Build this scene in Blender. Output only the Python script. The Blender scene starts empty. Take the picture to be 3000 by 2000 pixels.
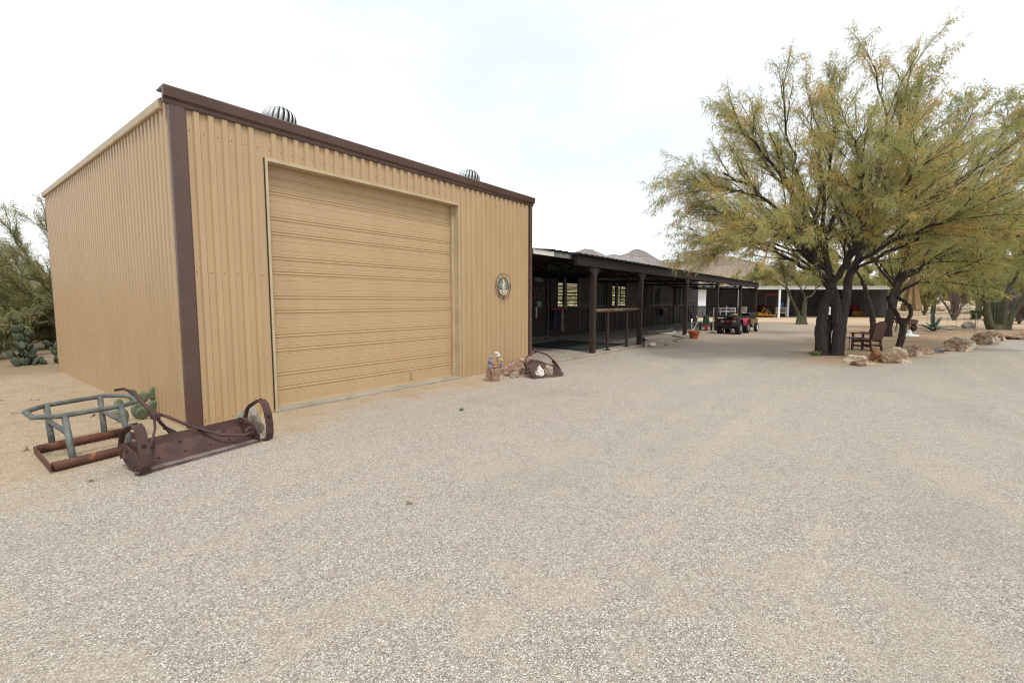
import bpy, math, random
import numpy as np
from mathutils import Vector, Matrix, noise as mnoise
R = math.radians
sc = bpy.context.scene
COL = sc.collection

# ------------------------------------------------------------------ camera, world, sun, exposure
YAW, PITCH, CAMH = R(37.6), R(4.85), 1.6
RT = (math.sin(YAW), -math.cos(YAW)); FW = (math.cos(YAW), math.sin(YAW))
cam = bpy.data.cameras.new('camera'); co = bpy.data.objects.new('camera', cam); COL.objects.link(co)
cam.sensor_width = 36; cam.lens = 36 * 1361.7 / 3000; cam.clip_start = .05; cam.clip_end = 20000
co.location = (0, 0, CAMH); co.rotation_euler = (R(90) - PITCH, 0, YAW - R(90)); sc.camera = co

SUN_EL, SUN_AZ = R(58), R(245)       # azimuth of the sun measured from +X, counter-clockwise
w = bpy.data.worlds.new('World'); sc.world = w; w.use_nodes = True
nt = w.node_tree; nt.nodes.clear(); N = nt.nodes.new; L = nt.links.new
out = N('ShaderNodeOutputWorld'); bg = N('ShaderNodeBackground'); bg.inputs[1].default_value = .1
sky = N('ShaderNodeTexSky'); sky.sky_type = 'NISHITA'; sky.sun_disc = False
sky.sun_elevation = SUN_EL; sky.sun_rotation = math.pi / 2 - SUN_AZ
tc = N('ShaderNodeTexCoord'); mp = N('ShaderNodeMapping'); mp.inputs['Scale'].default_value = (1, 1, 2.6)
n1 = N('ShaderNodeTexNoise'); n1.inputs['Scale'].default_value = 1.0; n1.inputs['Detail'].default_value = 5; n1.inputs['Roughness'].default_value = .45
r1 = N('ShaderNodeValToRGB'); r1.color_ramp.elements[0].position = .34; r1.color_ramp.elements[1].position = .56
r1.color_ramp.elements[0].color = (6.5, 7.2, 7.8, 1); r1.color_ramp.elements[1].color = (9.3, 9.5, 9.6, 1)
mx = N('ShaderNodeMix'); mx.data_type = 'RGBA'; mx.inputs[0].default_value = .93
L(tc.outputs['Generated'], mp.inputs[0]); L(mp.outputs[0], n1.inputs['Vector']); L(n1.outputs[0], r1.inputs[0])
L(sky.outputs[0], mx.inputs[6]); L(r1.outputs[0], mx.inputs[7]); L(mx.outputs[2], bg.inputs[0]); L(bg.outputs[0], out.inputs[0])

sun = bpy.data.lights.new('sun', 'SUN'); sun.energy = 1.8; sun.angle = R(12); sun.color = (1, .95, .88)
so = bpy.data.objects.new('sun', sun); COL.objects.link(so)
sd = Vector((math.cos(SUN_EL) * math.cos(SUN_AZ), math.cos(SUN_EL) * math.sin(SUN_AZ), math.sin(SUN_EL)))
so.rotation_euler = sd.to_track_quat('Z', 'Y').to_euler(); so.location = sd * 60
sc.view_settings.view_transform = 'Standard'; sc.view_settings.look = 'None'
sc.view_settings.exposure = .42; sc.view_settings.gamma = 1
sc.cycles.pixel_filter_type = 'BLACKMAN_HARRIS'; sc.cycles.filter_width = 1.1
sc.cycles.max_bounces = 8; sc.cycles.diffuse_bounces = 4; sc.cycles.transparent_max_bounces = 16

# ------------------------------------------------------------------ helpers
rnd = random.Random(7)
def hexc(h):
    h = h.lstrip('#'); v = [int(h[i:i + 2], 16) / 255 for i in (0, 2, 4)]
    return tuple(c / 12.92 if c <= .04045 else ((c + .055) / 1.055) ** 2.4 for c in v)

class NT:
    """small helper to write shader maths"""
    def __init__(s, nt): s.nt = nt
    def n(s, t, **k):
        x = s.nt.nodes.new('ShaderNode' + t)
        for a, b in k.items(): setattr(x, a, b)
        return x
    def put(s, sock, v):
        if isinstance(v, bpy.types.NodeSocket): s.nt.links.new(v, sock)
        else: sock.default_value = v
    def m(s, op, a, b=0., c=0.):
        x = s.n('Math', operation=op)
        for i, v in enumerate((a, b, c)): s.put(x.inputs[i], v)
        return x.outputs[0]
    def sm(s, v, lo, hi, a=0., b=1.):
        x = s.n('MapRange', interpolation_type='SMOOTHSTEP'); s.put(x.inputs[0], v)
        for i, q in enumerate((lo, hi, a, b)): x.inputs[i + 1].default_value = q
        return x.outputs[0]
    def mix(s, f, a, b, blend='MIX'):
        x = s.n('Mix', data_type='RGBA', blend_type=blend); s.put(x.inputs[0], f)
        s.put(x.inputs[6], a if isinstance(a, bpy.types.NodeSocket) else (*a[:3], 1))
        s.put(x.inputs[7], b if isinstance(b, bpy.types.NodeSocket) else (*b[:3], 1))
        return x.outputs[2]
    def noise(s, vec, scale, detail=4, rough=.5, out=0):
        x = s.n('TexNoise'); x.inputs['Scale'].default_value = scale; x.inputs['Detail'].default_value = detail
        x.inputs['Roughness'].default_value = rough
        if vec is not None: s.put(x.inputs['Vector'], vec)
        return x.outputs[out]
    def scaled(s, vec, sx, sy, sz):
        x = s.n('Mapping'); x.inputs['Scale'].default_value = (sx, sy, sz); s.put(x.inputs[0], vec); return x.outputs[0]
    def bump(s, h, strength=.3, dist=.01):
        x = s.n('Bump'); x.inputs['Strength'].default_value = strength; x.inputs['Distance'].default_value = dist
        s.put(x.inputs['Height'], h); return x.outputs[0]

def newmat(name):
    m = bpy.data.materials.new(name); m.use_nodes = True
    t = NT(m.node_tree); p = m.node_tree.nodes['Principled BSDF']
    return m, t, p

def mat(name, c1, c2=None, scale=4, rough=.7, metal=0., bump=0., bscale=60, stretch=(1, 1, 1), lo=.35, hi=.65, spec=.5, c3=None, s3=1.2, lo3=.5, hi3=.7):
    m, t, p = newmat(name)
    if isinstance(c1, str): c1 = hexc(c1)
    c2 = c1 if c2 is None else (hexc(c2) if isinstance(c2, str) else c2)
    ob = t.n('TexCoord').outputs['Object']; v = t.scaled(ob, *stretch)
    f = t.sm(t.noise(v, scale, 6, .6), lo, hi)
    c = t.mix(f, c1, c2)
    if c3 is not None:
        c3 = hexc(c3) if isinstance(c3, str) else c3
        c = t.mix(t.sm(t.noise(v, s3, 8, .65), lo3, hi3), c, c3)
    t.put(p.inputs['Base Color'], c)
    p.inputs['Roughness'].default_value = rough; p.inputs['Metallic'].default_value = metal
    p.inputs['Specular IOR Level'].default_value = spec
    if bump: t.put(p.inputs['Normal'], t.bump(t.noise(v, bscale, 5, .6), bump, .01))
    return m

class MB:
    def __init__(s): s.v = []; s.f = []
    def add(s, vs, fs):
        o = len(s.v); s.v += [tuple(map(float, q)) for q in vs]; s.f += [tuple(i + o for i in f) for f in fs]; return s
    def box(s, x0, x1, y0, y1, z0, z1):
        if x0 > x1: x0, x1 = x1, x0
        if y0 > y1: y0, y1 = y1, y0
        if z0 > z1: z0, z1 = z1, z0
        return s.add([(x0, y0, z0), (x1, y0, z0), (x1, y1, z0), (x0, y1, z0), (x0, y0, z1), (x1, y0, z1), (x1, y1, z1), (x0, y1, z1)],
                     [(0, 3, 2, 1), (4, 5, 6, 7), (0, 1, 5, 4), (1, 2, 6, 5), (2, 3, 7, 6), (3, 0, 4, 7)])
    def bar(s, a, b, w, h=None, up=(0, 0, 1)):
        h = w if h is None else h
        a, b = Vector(a), Vector(b); d = (b - a).normalized(); u = Vector(up)
        if abs(d.dot(u)) > .98: u = Vector((1, 0, 0))
        x = d.cross(u).normalized() * w / 2; y = x.cross(d).normalized() * h / 2
        vs = [p + i * x + j * y for p in (a, b) for i, j in ((-1, -1), (1, -1), (1, 1), (-1, 1))]
        return s.add(vs, [(3, 2, 1, 0), (4, 5, 6, 7), (0, 1, 5, 4), (1, 2, 6, 5), (2, 3, 7, 6), (3, 0, 4, 7)])
    def tube(s, pts, r, n=8, cap=True, closed=False):
        pts = [Vector(p) for p in pts]; k = len(pts)
        rs = list(r) if hasattr(r, '__len__') else [r] * k
        o = len(s.v); ref = None
        for i, p in enumerate(pts):
            if closed: d = pts[(i + 1) % k] - pts[i - 1]
            else: d = pts[min(i + 1, k - 1)] - pts[max(i - 1, 0)]
            d.normalize()
            if ref is None:
                ref = Vector((0, 0, 1)) if abs(d.z) < .9 else Vector((1, 0, 0))
            x = d.cross(ref)
            if x.length < 1e-4: x = d.orthogonal()
            x.normalize(); y = x.cross(d).normalized(); ref = y
            for j in range(n):
                a = 2 * math.pi * j / n
                s.v.append(tuple(p + rs[i] * (math.cos(a) * x + math.sin(a) * y)))
        for i in range(k if closed else k - 1):
            for j in range(n):
                a = o + i * n + j; b = o + i * n + (j + 1) % n
                i2 = (i + 1) % k; c = o + i2 * n + (j + 1) % n; d = o + i2 * n + j
                s.f.append((a, d, c, b))
        if cap and not closed:
            s.f.append(tuple(o + j for j in range(n))); s.f.append(tuple(o + (k - 1) * n + j for j in reversed(range(n))))
        return s
    def lathe(s, prof, n=24, c=(0, 0, 0), axis=(0, 0, 1)):
        ax = Vector(axis).normalized(); x = ax.orthogonal().normalized(); y = ax.cross(x); c = Vector(c); o = len(s.v)
        for r, z in prof:
            for j in range(n):
                a = 2 * math.pi * j / n
                s.v.append(tuple(c + ax * z + max(r, 1e-4) * (math.cos(a) * x + math.sin(a) * y)))
        for i in range(len(prof) - 1):
            for j in range(n):
                s.f.append((o + i * n + j, o + i * n + (j + 1) % n, o + (i + 1) * n + (j + 1) % n, o + (i + 1) * n + j))
        s.f.append(tuple(o + j for j in reversed(range(n)))); s.f.append(tuple(o + (len(prof) - 1) * n + j for j in range(n)))
        return s
    def prism(s, poly, origin, ex, ey, ez, t):
        """polygon (a,b) in plane ex,ey from origin, extruded t along ez"""
        O, ex, ey, ez = map(Vector, (origin, ex, ey, ez)); n = len(poly)
        vs = [O + a * ex + b * ey for a, b in poly] + [O + a * ex + b * ey + t * ez for a, b in poly]
        return s.add(vs, [tuple(range(n))[::-1], tuple(range(n, 2 * n))] + [(i, (i + 1) % n, (i + 1) % n + n, i + n) for i in range(n)])
    def sheet(s, prof, origin, ex, en, ey, length):
        """open profile (a along ex, b along en) swept length along ey"""
        O, ex, en, ey = map(Vector, (origin, ex, en, ey)); n = len(prof)
        vs = [O + a * ex + b * en for a, b in prof] + [O + a * ex + b * en + length * ey for a, b in prof]
        return s.add(vs, [(i, i + 1, i + 1 + n, i + n) for i in range(n - 1)])
    def build(s, name, m, parent=None, smooth=False, bevel=0, solid=0, label=None, fix=True):
        me = bpy.data.meshes.new(name); me.from_pydata(s.v, [], s.f)
        if fix:
            import bmesh
            bm = bmesh.new(); bm.from_mesh(me); bmesh.ops.recalc_face_normals(bm, faces=bm.faces); bm.to_mesh(me); bm.free()
        return link(name, me, m, parent, smooth, bevel, solid, label)

def link(name, me, m, parent=None, smooth=False, bevel=0, solid=0, label=None):
    if smooth: me.polygons.foreach_set('use_smooth', [True] * len(me.polygons))
    me.materials.append(m)
    o = bpy.data.objects.new(name, me); COL.objects.link(o)
    if parent is not None: o.parent = parent
    if solid:
        d = o.modifiers.new('s', 'SOLIDIFY'); d.thickness = solid; d.offset = 0
    if bevel:
        d = o.modifiers.new('b', 'BEVEL'); d.width = bevel; d.segments = 2; d.limit_method = 'ANGLE'; d.angle_limit = R(40)
    if label: o['label'] = label
    return o

def tag(o, label, cat, group=None, kind=None):
    if label: o['label'] = label
    if cat: o['category'] = cat
    if group: o['group'] = group
    if kind: o['kind'] = kind
    return o
def thing(name, label, cat, loc=(0, 0, 0), rz=0, group=None):
    o = bpy.data.objects.new(name, None); COL.objects.link(o); o.empty_display_size = .1
    o.location = loc; o.rotation_euler = (0, 0, rz); return tag(o, label, cat, group)
def copy_tree(o, loc, rz, label, scale=None):
    def cp(a, par):
        c = a.copy(); COL.objects.link(c)
        if par is not None: c.parent = par
        for ch in list(a.children): cp(ch, c)
        return c
    r = cp(o, None); r.location = loc; r.rotation_euler = (0, 0, rz)
    if scale: r.scale = (scale,) * 3
    r['label'] = label; return r

def hz(x, y):
    """height of the ground"""
    r = math.hypot(x, y); k = min(max((r - 62) / 260, 0), 1); k = k * k * (3 - 2 * k)
    return k * 7.0 + (.02 * mnoise.noise((x * .35, y * .35, 3)) if r > 14 else .0)
def fnoise(p, o=4):
    return mnoise.fractal(Vector(p), 1.0, 2.0, o)

# ------------------------------------------------------------------ materials
def tan_paint(name, base, dark):
    m, t, p = newmat(name); ob = t.n('TexCoord').outputs['Object']
    v = t.scaled(ob, 1.6, 1.6, .35)
    c = t.mix(t.sm(t.noise(v, 2.2, 6, .6), .3, .75), base, dark)
    streak = t.sm(t.noise(t.scaled(ob, 9, 9, .25), 3, 5, .6),   .56, .8, 0, .10)
    c = t.mix(streak, c, hexc('8a7250'))
    z = t.n('SeparateXYZ'); t.put(z.inputs[0], ob)
    splash = t.m('MULTIPLY', t.sm(t.m('ADD', z.outputs[2], t.noise(ob, 5, 5, .6)), .95, .45), .35)   # dust splashed up the foot of the wall
    c = t.mix(splash, c, hexc('b89c77'))
    t.put(p.inputs['Base Color'], c); p.inputs['Roughness'].default_value = .42
    t.put(p.inputs['Normal'], t.bump(t.noise(ob, 7, 2, .5), .05, .02)); return m
M_TAN = tan_paint('tan_painted_steel', hexc('b59a75'), hexc('ae936f'))
M_DOOR = tan_paint('tan_door_paint', hexc('b69b76'), hexc('b19570'))
M_TANL = mat('pale_tan_trim', '#bca98a', '#b09d7e', 3, .45)
M_BROWN = mat('brown_trim_paint', '#5a433b', '#503a33', 2, .4, spec=.5)
M_GALV = mat('galvanised_steel', (.62, .64, .65), (.45, .47, .48), 6, .3, .9, .05)
M_CONC = mat('concrete', '#a39a8d', '#8f867a', 2.5, .9, bump=.2, bscale=50, c3='#776e62', s3=.9, lo3=.5, hi3=.75)
M_DKWOOD = mat('dark_stained_wood', '#3a2a21', '#2e2119', 3, .75, bump=.25, bscale=20, stretch=(6, 6, 1))
M_BEAM = mat('dark_stained_beam', '#211915', '#1a1310', 3, .8, bump=.25, bscale=20, stretch=(1, 6, 6))
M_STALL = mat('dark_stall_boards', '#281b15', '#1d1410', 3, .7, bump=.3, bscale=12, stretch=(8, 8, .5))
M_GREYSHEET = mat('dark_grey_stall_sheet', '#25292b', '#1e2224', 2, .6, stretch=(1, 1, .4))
M_FRAME = mat('grey_steel_frame', '#545655', '#484a49', 4, .5, .2)
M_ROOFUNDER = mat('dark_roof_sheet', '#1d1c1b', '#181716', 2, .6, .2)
M_RUST = mat('rusty_brown_iron', '#553c37', '#412d2a', 5, .72, .15, .35, 60, c3='#75513d', s3=3.0, lo3=.55, hi3=.75)
M_RUSTO = mat('orange_rusty_pipe', '#6e4433', '#54382e', 7, .8, .1, .3, 70, c3='#9a5c36', s3=5, lo3=.6, hi3=.72)
M_PIPE = mat('weathered_blue_grey_pipe', '#6d706d', '#565853', 9, .65, .1, .2, 60, c3='#5d4c40', s3=7, lo3=.57, hi3=.66)
M_WEAR = mat('bare_worn_steel_edge', '#8d8683', '#6b5b55', 9, .55, .4, .2)
M_WHITE = mat('white_paint', '#d8d8d4', '#c8c8c3', 4, .5)
M_BLACK = mat('black_plastic', '#1b1b1c', '#232324', 4, .5)
M_RUBBER = mat('black_rubber', '#1d1e20', '#28292a', 5, .85, bump=.3, bscale=40)
M_MAT = mat('dark_rubber_mat', '#262b2e', '#33383a', 3, .8, bump=.2, bscale=80)
M_RED = mat('red_paint', '#b5273a', '#a01f31', 3, .35)
M_REDT = mat('red_tractor_paint', '#8f2222', '#781c1c', 3, .4)
M_YEL = mat('yellow_paint', '#c48f24', '#a9791c', 4, .5)
M_GREEN = mat('green_paint', '#2f5236', '#284630', 4, .5)
M_BLUE = mat('blue_plastic', '#2563ad', '#1f559a', 3, .4)
M_TERRA = mat('terracotta', '#a4552f', '#8f4626', 5, .8, bump=.15, bscale=40, c3='#b98260', s3=4, lo3=.6, hi3=.8)
M_CHAIR = mat('red_brown_wood', '#5d3b2f', '#4a2e25', 4, .6, bump=.2, bscale=20, stretch=(8, 8, 1))
M_TANCLOTH = mat('tan_cloth', '#a88c68', '#957a56', 3, .9, bump=.2, bscale=60)
M_SEAT = mat('beige_vinyl', '#a8a08f', '#948c7c', 4, .6)
M_WOODT = mat('raw_plywood', '#8f6c4c', '#7c5c40', 4, .8)
M_DIRTSTONE = mat('dusty_grey_stone', '#a2937f', '#86786a', 7, .95, bump=.5, bscale=25)
M_WHITEMETAL = mat('white_roof_metal', '#e9ecee', '#dfe3e6', 2, .4)
M_SHEDWALL = mat('grey_shed_sheet', '#64686a', '#565a5c', 1.2, .5, .1, stretch=(1, 1, .3))
M_PRICKLY = mat('prickly_pear_green', '#6d775e', '#5c6750', 8, .7, bump=.15, bscale=50, c3='#868f74', s3=14, lo3=.6, hi3=.7)
M_PRICKLYD = mat('dark_prickly_pear_green', '#4b5640', '#3f4937', 6, .75)
M_AGAVE = mat('blue_green_agave', '#475f4c', '#384e3d', 6, .6)
M_CACT = mat('dark_cactus_green', '#3c412d', '#303424', 6, .8, bump=.3, bscale=20)
M_BUSH = mat('bright_green_bush', '#66763f', '#536733', 8, .8)
M_PBARK = mat('green_palo_verde_bark', '#54533a', '#46442f', 5, .8, bump=.3, bscale=20, c3='#453d31', s3=3, lo3=.52, hi3=.66)
M_SPINE = mat('grey_spiny_stem', '#6e6158', '#574c45', 8, .9)
M_PETAL = [mat(n, a, b, 9, .6) for n, a, b in (('orange_petal', '#c57a38', '#b56a30'), ('violet_petal', '#6a5f96', '#5c5288'), ('blue_petal', '#868fa8', '#747e98'), ('pink_petal', '#b87e80', '#a87072'), ('white_petal', '#d5dcdc', '#bfcacb'), ('red_petal', '#b35c42', '#a04f38'))]

def bark_mat(name, a, b, c):
    m, t, p = newmat(name); ob = t.n('TexCoord').outputs['Object']; v = t.scaled(ob, 7, 7, 1.2)
    n = t.noise(v, 3.2, 8, .7)
    col = t.mix(t.sm(n, .35, .65), a, b); col = t.mix(t.sm(t.noise(ob, 3, 5), .55, .75), col, c)
    t.put(p.inputs['Base Color'], col); p.inputs['Roughness'].default_value = .95
    t.put(p.inputs['Normal'], t.bump(n, 1, .05)); return m
M_BARK = bark_mat('dark_furrowed_bark', hexc('2c2622'), hexc('463d37'), hexc('4f4740'))
def leaf_mat(name, cols, nscale=.7, trans=.5):
    m, t, p = newmat(name); g = t.n('NewGeometry'); pos = g.outputs['Position']
    a = t.mix(t.sm(t.noise(pos, nscale, 3, .55), .36, .64), cols[0], cols[1])
    a = t.mix(t.sm(t.noise(t.scaled(pos, 1, 1, 1.4), nscale * 1.9, 3, .6), .47, .62), a, cols[2])
    r = g.outputs['Random Per Island']
    a = t.mix(t.m('MULTIPLY', r, .55), a, cols[3])
    t.put(p.inputs['Base Color'], a); p.inputs['Roughness'].default_value = .65; p.inputs['Specular IOR Level'].default_value = .25
    tr = t.n('BsdfTranslucent'); t.put(tr.inputs[0], a); ms = t.n('MixShader'); ms.inputs[0].default_value = trans
    o = t.nt.nodes['Material Output']; t.nt.links.new(p.outputs[0], ms.inputs[1]); t.nt.links.new(tr.outputs[0], ms.inputs[2]); t.nt.links.new(ms.outputs[0], o.inputs[0])
    return m
M_LEAF = leaf_mat('mesquite_leaves', [hexc('b0b074'), hexc('c2b978'), hexc('e0bc76'), hexc('9ba065')])
M_LEAFG = leaf_mat('greener_mesquite_leaves', [hexc('a3a86a'), hexc('b5b070'), hexc('d0b873'), hexc('90965e')])
M_LEAFPV = leaf_mat('palo_verde_leaves', [hexc('9a9c66'), hexc('aca66d'), hexc('c0ad72'), hexc('868d5a')], 1.2)
M_LEAFY = leaf_mat('yellow_scrub_leaves', [hexc('a8a270'), hexc('b8ac70'), hexc('c8b977'), hexc('8f9262')], .8)
M_LEAFD = leaf_mat('dusty_olive_leaves', [hexc('8b8f66'), hexc('9b9a6d'), hexc('a8a076'), hexc('787e58')], 1.0)

def rock_mat(name, a, b, c, d, sc=5):
    m, t, p = newmat(name); ob = t.n('TexCoord').outputs['Object']
    n = t.noise(ob, sc, 9, .7); n2 = t.noise(ob, sc * .45, 6, .65)
    col = t.mix(t.sm(n, .35, .62), a, b); col = t.mix(t.sm(n2, .5, .62), col, c)
    vr = t.n('TexVoronoi', feature='DISTANCE_TO_EDGE'); vr.inputs['Scale'].default_value = sc * .8
    wv = t.n('VectorMath', operation='ADD'); t.put(wv.inputs[0], ob); t.put(wv.inputs[1], t.noise(ob, sc, 4, .6, 1)); t.put(vr.inputs['Vector'], wv.outputs[0])
    col = t.mix(t.sm(vr.outputs[0], .07, .0, 0, .75), col, d)
    t.put(p.inputs['Base Color'], col); p.inputs['Roughness'].default_value = .9
    t.put(p.inputs['Normal'], t.bump(n, .8, .03)); return m
M_ROCK = rock_mat('white_veined_brown_rock', hexc('80664f'), hexc('9a836a'), hexc('c2b6a3'), hexc('523f33'), 5)
M_ROCKB = rock_mat('petrified_wood_rock', hexc('7c5f52'), hexc('9a7f66'), hexc('c0ab92'), hexc('4e3a33'), 9)
M_QUARTZ = rock_mat('white_pink_quartz', hexc('cfc0b8'), hexc('e2dcd6'), hexc('c69a8c'), hexc('8a7468'), 12)
M_GREYROCK = rock_mat('speckled_grey_rock', hexc('8a8378'), hexc('a59d90'), hexc('6a635a'), hexc('8f7d68'), 10)
M_PALEROCK = rock_mat('pale_sandy_rock', hexc('b3a48f'), hexc('c8bca9'), hexc('dcd3c3'), hexc('8a7862'), 3)

# ------------------------------------------------------------------ ground
def ground_mat():
    m, t, p = newmat('gravel_and_dirt'); g = t.n('NewGeometry'); pos = g.outputs['Position']
    sep = t.n('SeparateXYZ'); t.put(sep.inputs[0], pos); x, y = sep.outputs[0], sep.outputs[1]
    flat = t.n('CombineXYZ'); t.put(flat.inputs[0], x); t.put(flat.inputs[1], y); P = flat.outputs[0]
    big = t.noise(P, .55, 4, .6); mid = t.noise(P, 2.2, 5, .65); fine = t.noise(P, 9, 5, .7)
    # ---- gravel: loose stones, each cell its own colour
    def cells(scale, rnd_=1.0):
        v = t.n('TexVoronoi', feature='F1'); v.inputs['Scale'].default_value = scale; v.inputs['Randomness'].default_value = rnd_
        t.put(v.inputs['Vector'], P); return v.outputs['Color'], v.outputs['Distance']
    c1, d1 = cells(145); c2, d2 = cells(60)
    rs = t.n('SeparateColor'); t.put(rs.inputs[0], c1); rr = rs.outputs[0]; r2 = rs.outputs[1]
    ramp = t.n('ValToRGB'); ramp.color_ramp.interpolation = 'LINEAR'; e = ramp.color_ramp.elements
    e[0].position = 0; e[0].color = (*hexc('6f6862'), 1); e[1].position = 1; e[1].color = (*hexc('f2eee7'), 1)
    for q, h in ((.14, '938a80'), (.36, 'b2a799'), (.62, 'c3b8aa'), (.82, 'd4cdc2')):
        k = e.new(q); k.color = (*hexc(h), 1)
    t.put(ramp.inputs[0], rr); gcol = ramp.outputs[0]
    gcol = t.mix(t.sm(r2, .88, .94, 0, .4), gcol, hexc('a89684'))
    gap = t.sm(d1, .35, .75, 0, .6); gcol = t.mix(gap, gcol, hexc('857c71'))
    s2 = t.n('SeparateColor'); t.put(s2.inputs[0], c2)
    gcol = t.mix(t.sm(s2.outputs[0], .8, .9, 0, .45), gcol, hexc('8a807c'))
    # fine dust lying between the stones in patches, and greyer washed patches
    dusty = t.m('MULTIPLY', t.sm(t.m('ADD', t.m('MULTIPLY', big, .55), t.m('MULTIPLY', mid, .5)), .5, .64), .7)
    gcol = t.mix(t.m('MULTIPLY', dusty, .55), gcol, hexc('b9ad9c'))
    gcol = t.mix(t.sm(t.noise(t.scaled(P, 1, 1, 1), .9, 5, .65), .54, .76, 0, .3), gcol, hexc('aaa39c'))
    # soft wheel tracks running along the yard, and broad blotches
    v_ = t.n('Mapping'); v_.inputs['Rotation'].default_value = (0, 0, R(-16)); v_.inputs['Scale'].default_value = (.11, 1.5, 1); t.put(v_.inputs[0], P)
    tr_ = t.noise(v_.outputs[0], 1.0, 4, .55)
    gcol = t.mix(t.sm(tr_, .52, .68, 0, .18), gcol, hexc('9a948a')); gcol = t.mix(t.sm(tr_, .46, .32, 0, .2), gcol, hexc('c8bcaa'))
    gcol = t.mix(t.sm(t.noise(P, .33, 5, .62), .53, .7, 0, .3), gcol, hexc('928b82'))
    gcol = t.mix(t.sm(t.noise(P, 3.4, 6, .7), .57, .72, 0, .4), gcol, hexc('8d877f'))
    # ---- dirt
    dcol = t.mix(t.sm(mid, .35, .68), hexc('a48e6e'), hexc('937b5b'))
    dcol = t.mix(t.sm(fine, .5, .72, 0, .6), dcol, hexc('b8a78a'))
    dcol = t.mix(t.sm(rr, .6, .8, 0, .6), dcol, hexc('d2c6b0')); dcol = t.mix(t.sm(r2, .3, .18, 0, .35), dcol, hexc('958674')); dcol = t.mix(t.sm(r2, .85, .93, 0, .45), dcol, hexc('77624c'))
    # ---- where the dirt lies
    nb = t.m('MULTIPLY', t.m('SUBTRACT', t.m('ADD', t.m('MULTIPLY', mid, .5), t.m('MULTIPLY', big, .6)), .55), 3.2)
    ff = t.m('ADD', y, nb)
    front = t.sm(t.m('SUBTRACT', ff, t.m('MULTIPLY', x, .06)), 4.9, 6.3)
    front = t.m('MULTIPLY', front, t.sm(x, 27, 19))
    left = t.m('MULTIPLY', t.sm(t.m('ADD', x, t.m('MULTIPLY', nb, .5)), 2.6, 1.2), t.sm(ff, 5.0, 7.2))
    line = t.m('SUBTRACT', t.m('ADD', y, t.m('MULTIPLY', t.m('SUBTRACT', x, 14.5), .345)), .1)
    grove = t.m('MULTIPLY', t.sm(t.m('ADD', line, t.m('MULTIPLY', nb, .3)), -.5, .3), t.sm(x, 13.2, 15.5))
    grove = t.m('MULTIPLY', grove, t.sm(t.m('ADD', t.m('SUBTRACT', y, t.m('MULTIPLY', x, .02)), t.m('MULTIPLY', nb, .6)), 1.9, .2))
    far = t.sm(t.m('ADD', x, nb), 38, 44)
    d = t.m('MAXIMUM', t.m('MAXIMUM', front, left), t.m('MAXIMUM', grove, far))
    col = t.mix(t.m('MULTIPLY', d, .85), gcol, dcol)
    yard = t.m('MULTIPLY', t.m('MULTIPLY', t.sm(t.m('ADD', x, nb), 13, 22), t.sm(line, -.6, 1.2)), t.sm(x, 50, 42)); col = t.mix(t.m('MULTIPLY', yard, .5), col, hexc('9d8670'))    # browner gravel towards the trees and the barn end
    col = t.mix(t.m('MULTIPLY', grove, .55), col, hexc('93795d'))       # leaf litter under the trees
    back = t.m('MULTIPLY', t.sm(t.m('ADD', y, t.m('MULTIPLY', nb, .5)), 13.8, 15.5), t.sm(x, 9, 6)); col = t.mix(t.m('MULTIPLY', back, .75), col, hexc('7d6c52'))   # leaf litter and dry scrub behind the shed
    col = t.mix(t.m('MULTIPLY', far, .5), col, hexc('c9b295'))
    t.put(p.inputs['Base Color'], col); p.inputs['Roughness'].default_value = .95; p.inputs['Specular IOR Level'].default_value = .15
    h = t.m('ADD', t.m('MULTIPLY', t.m('SUBTRACT', 1.0, d1), t.m('SUBTRACT', 1.0, t.m('MULTIPLY', d, .7))), t.m('ADD', t.m('MULTIPLY', fine, 1.2), t.m('MULTIPLY', t.noise(P, 180, 2, .6), .35)))
    h = t.m('ADD', h, t.m('MULTIPLY', mid, 2.0))
    t.put(p.inputs['Normal'], t.bump(h, .8, .009)); return m
M_GROUND = ground_mat()
mb = MB(); rings = [0.0]; r = .4
while r < 9000:
    rings.append(r); r *= 1.11 if r > 9 else 1.2
rings.append(9000); ns = 128
mb.v.append((0, 0, 0))
for r in rings[1:]:
    for j in range(ns):
        a = 2 * math.pi * j / ns; x, y = r * math.cos(a), r * math.sin(a); mb.v.append((x, y, hz(x, y)))
for j in range(ns): mb.f.append((0, 1 + j, 1 + (j + 1) % ns))
for i in range(len(rings) - 2):
    for j in range(ns):
        a = 1 + i * ns + j; b = 1 + i * ns + (j + 1) % ns; mb.f.append((a, a + ns, b + ns, b))
g = mb.build('ground', M_GROUND, smooth=True, fix=False); tag(g, 'gravel yard turning to tan dirt near the walls and trees', None, kind='structure')

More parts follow.
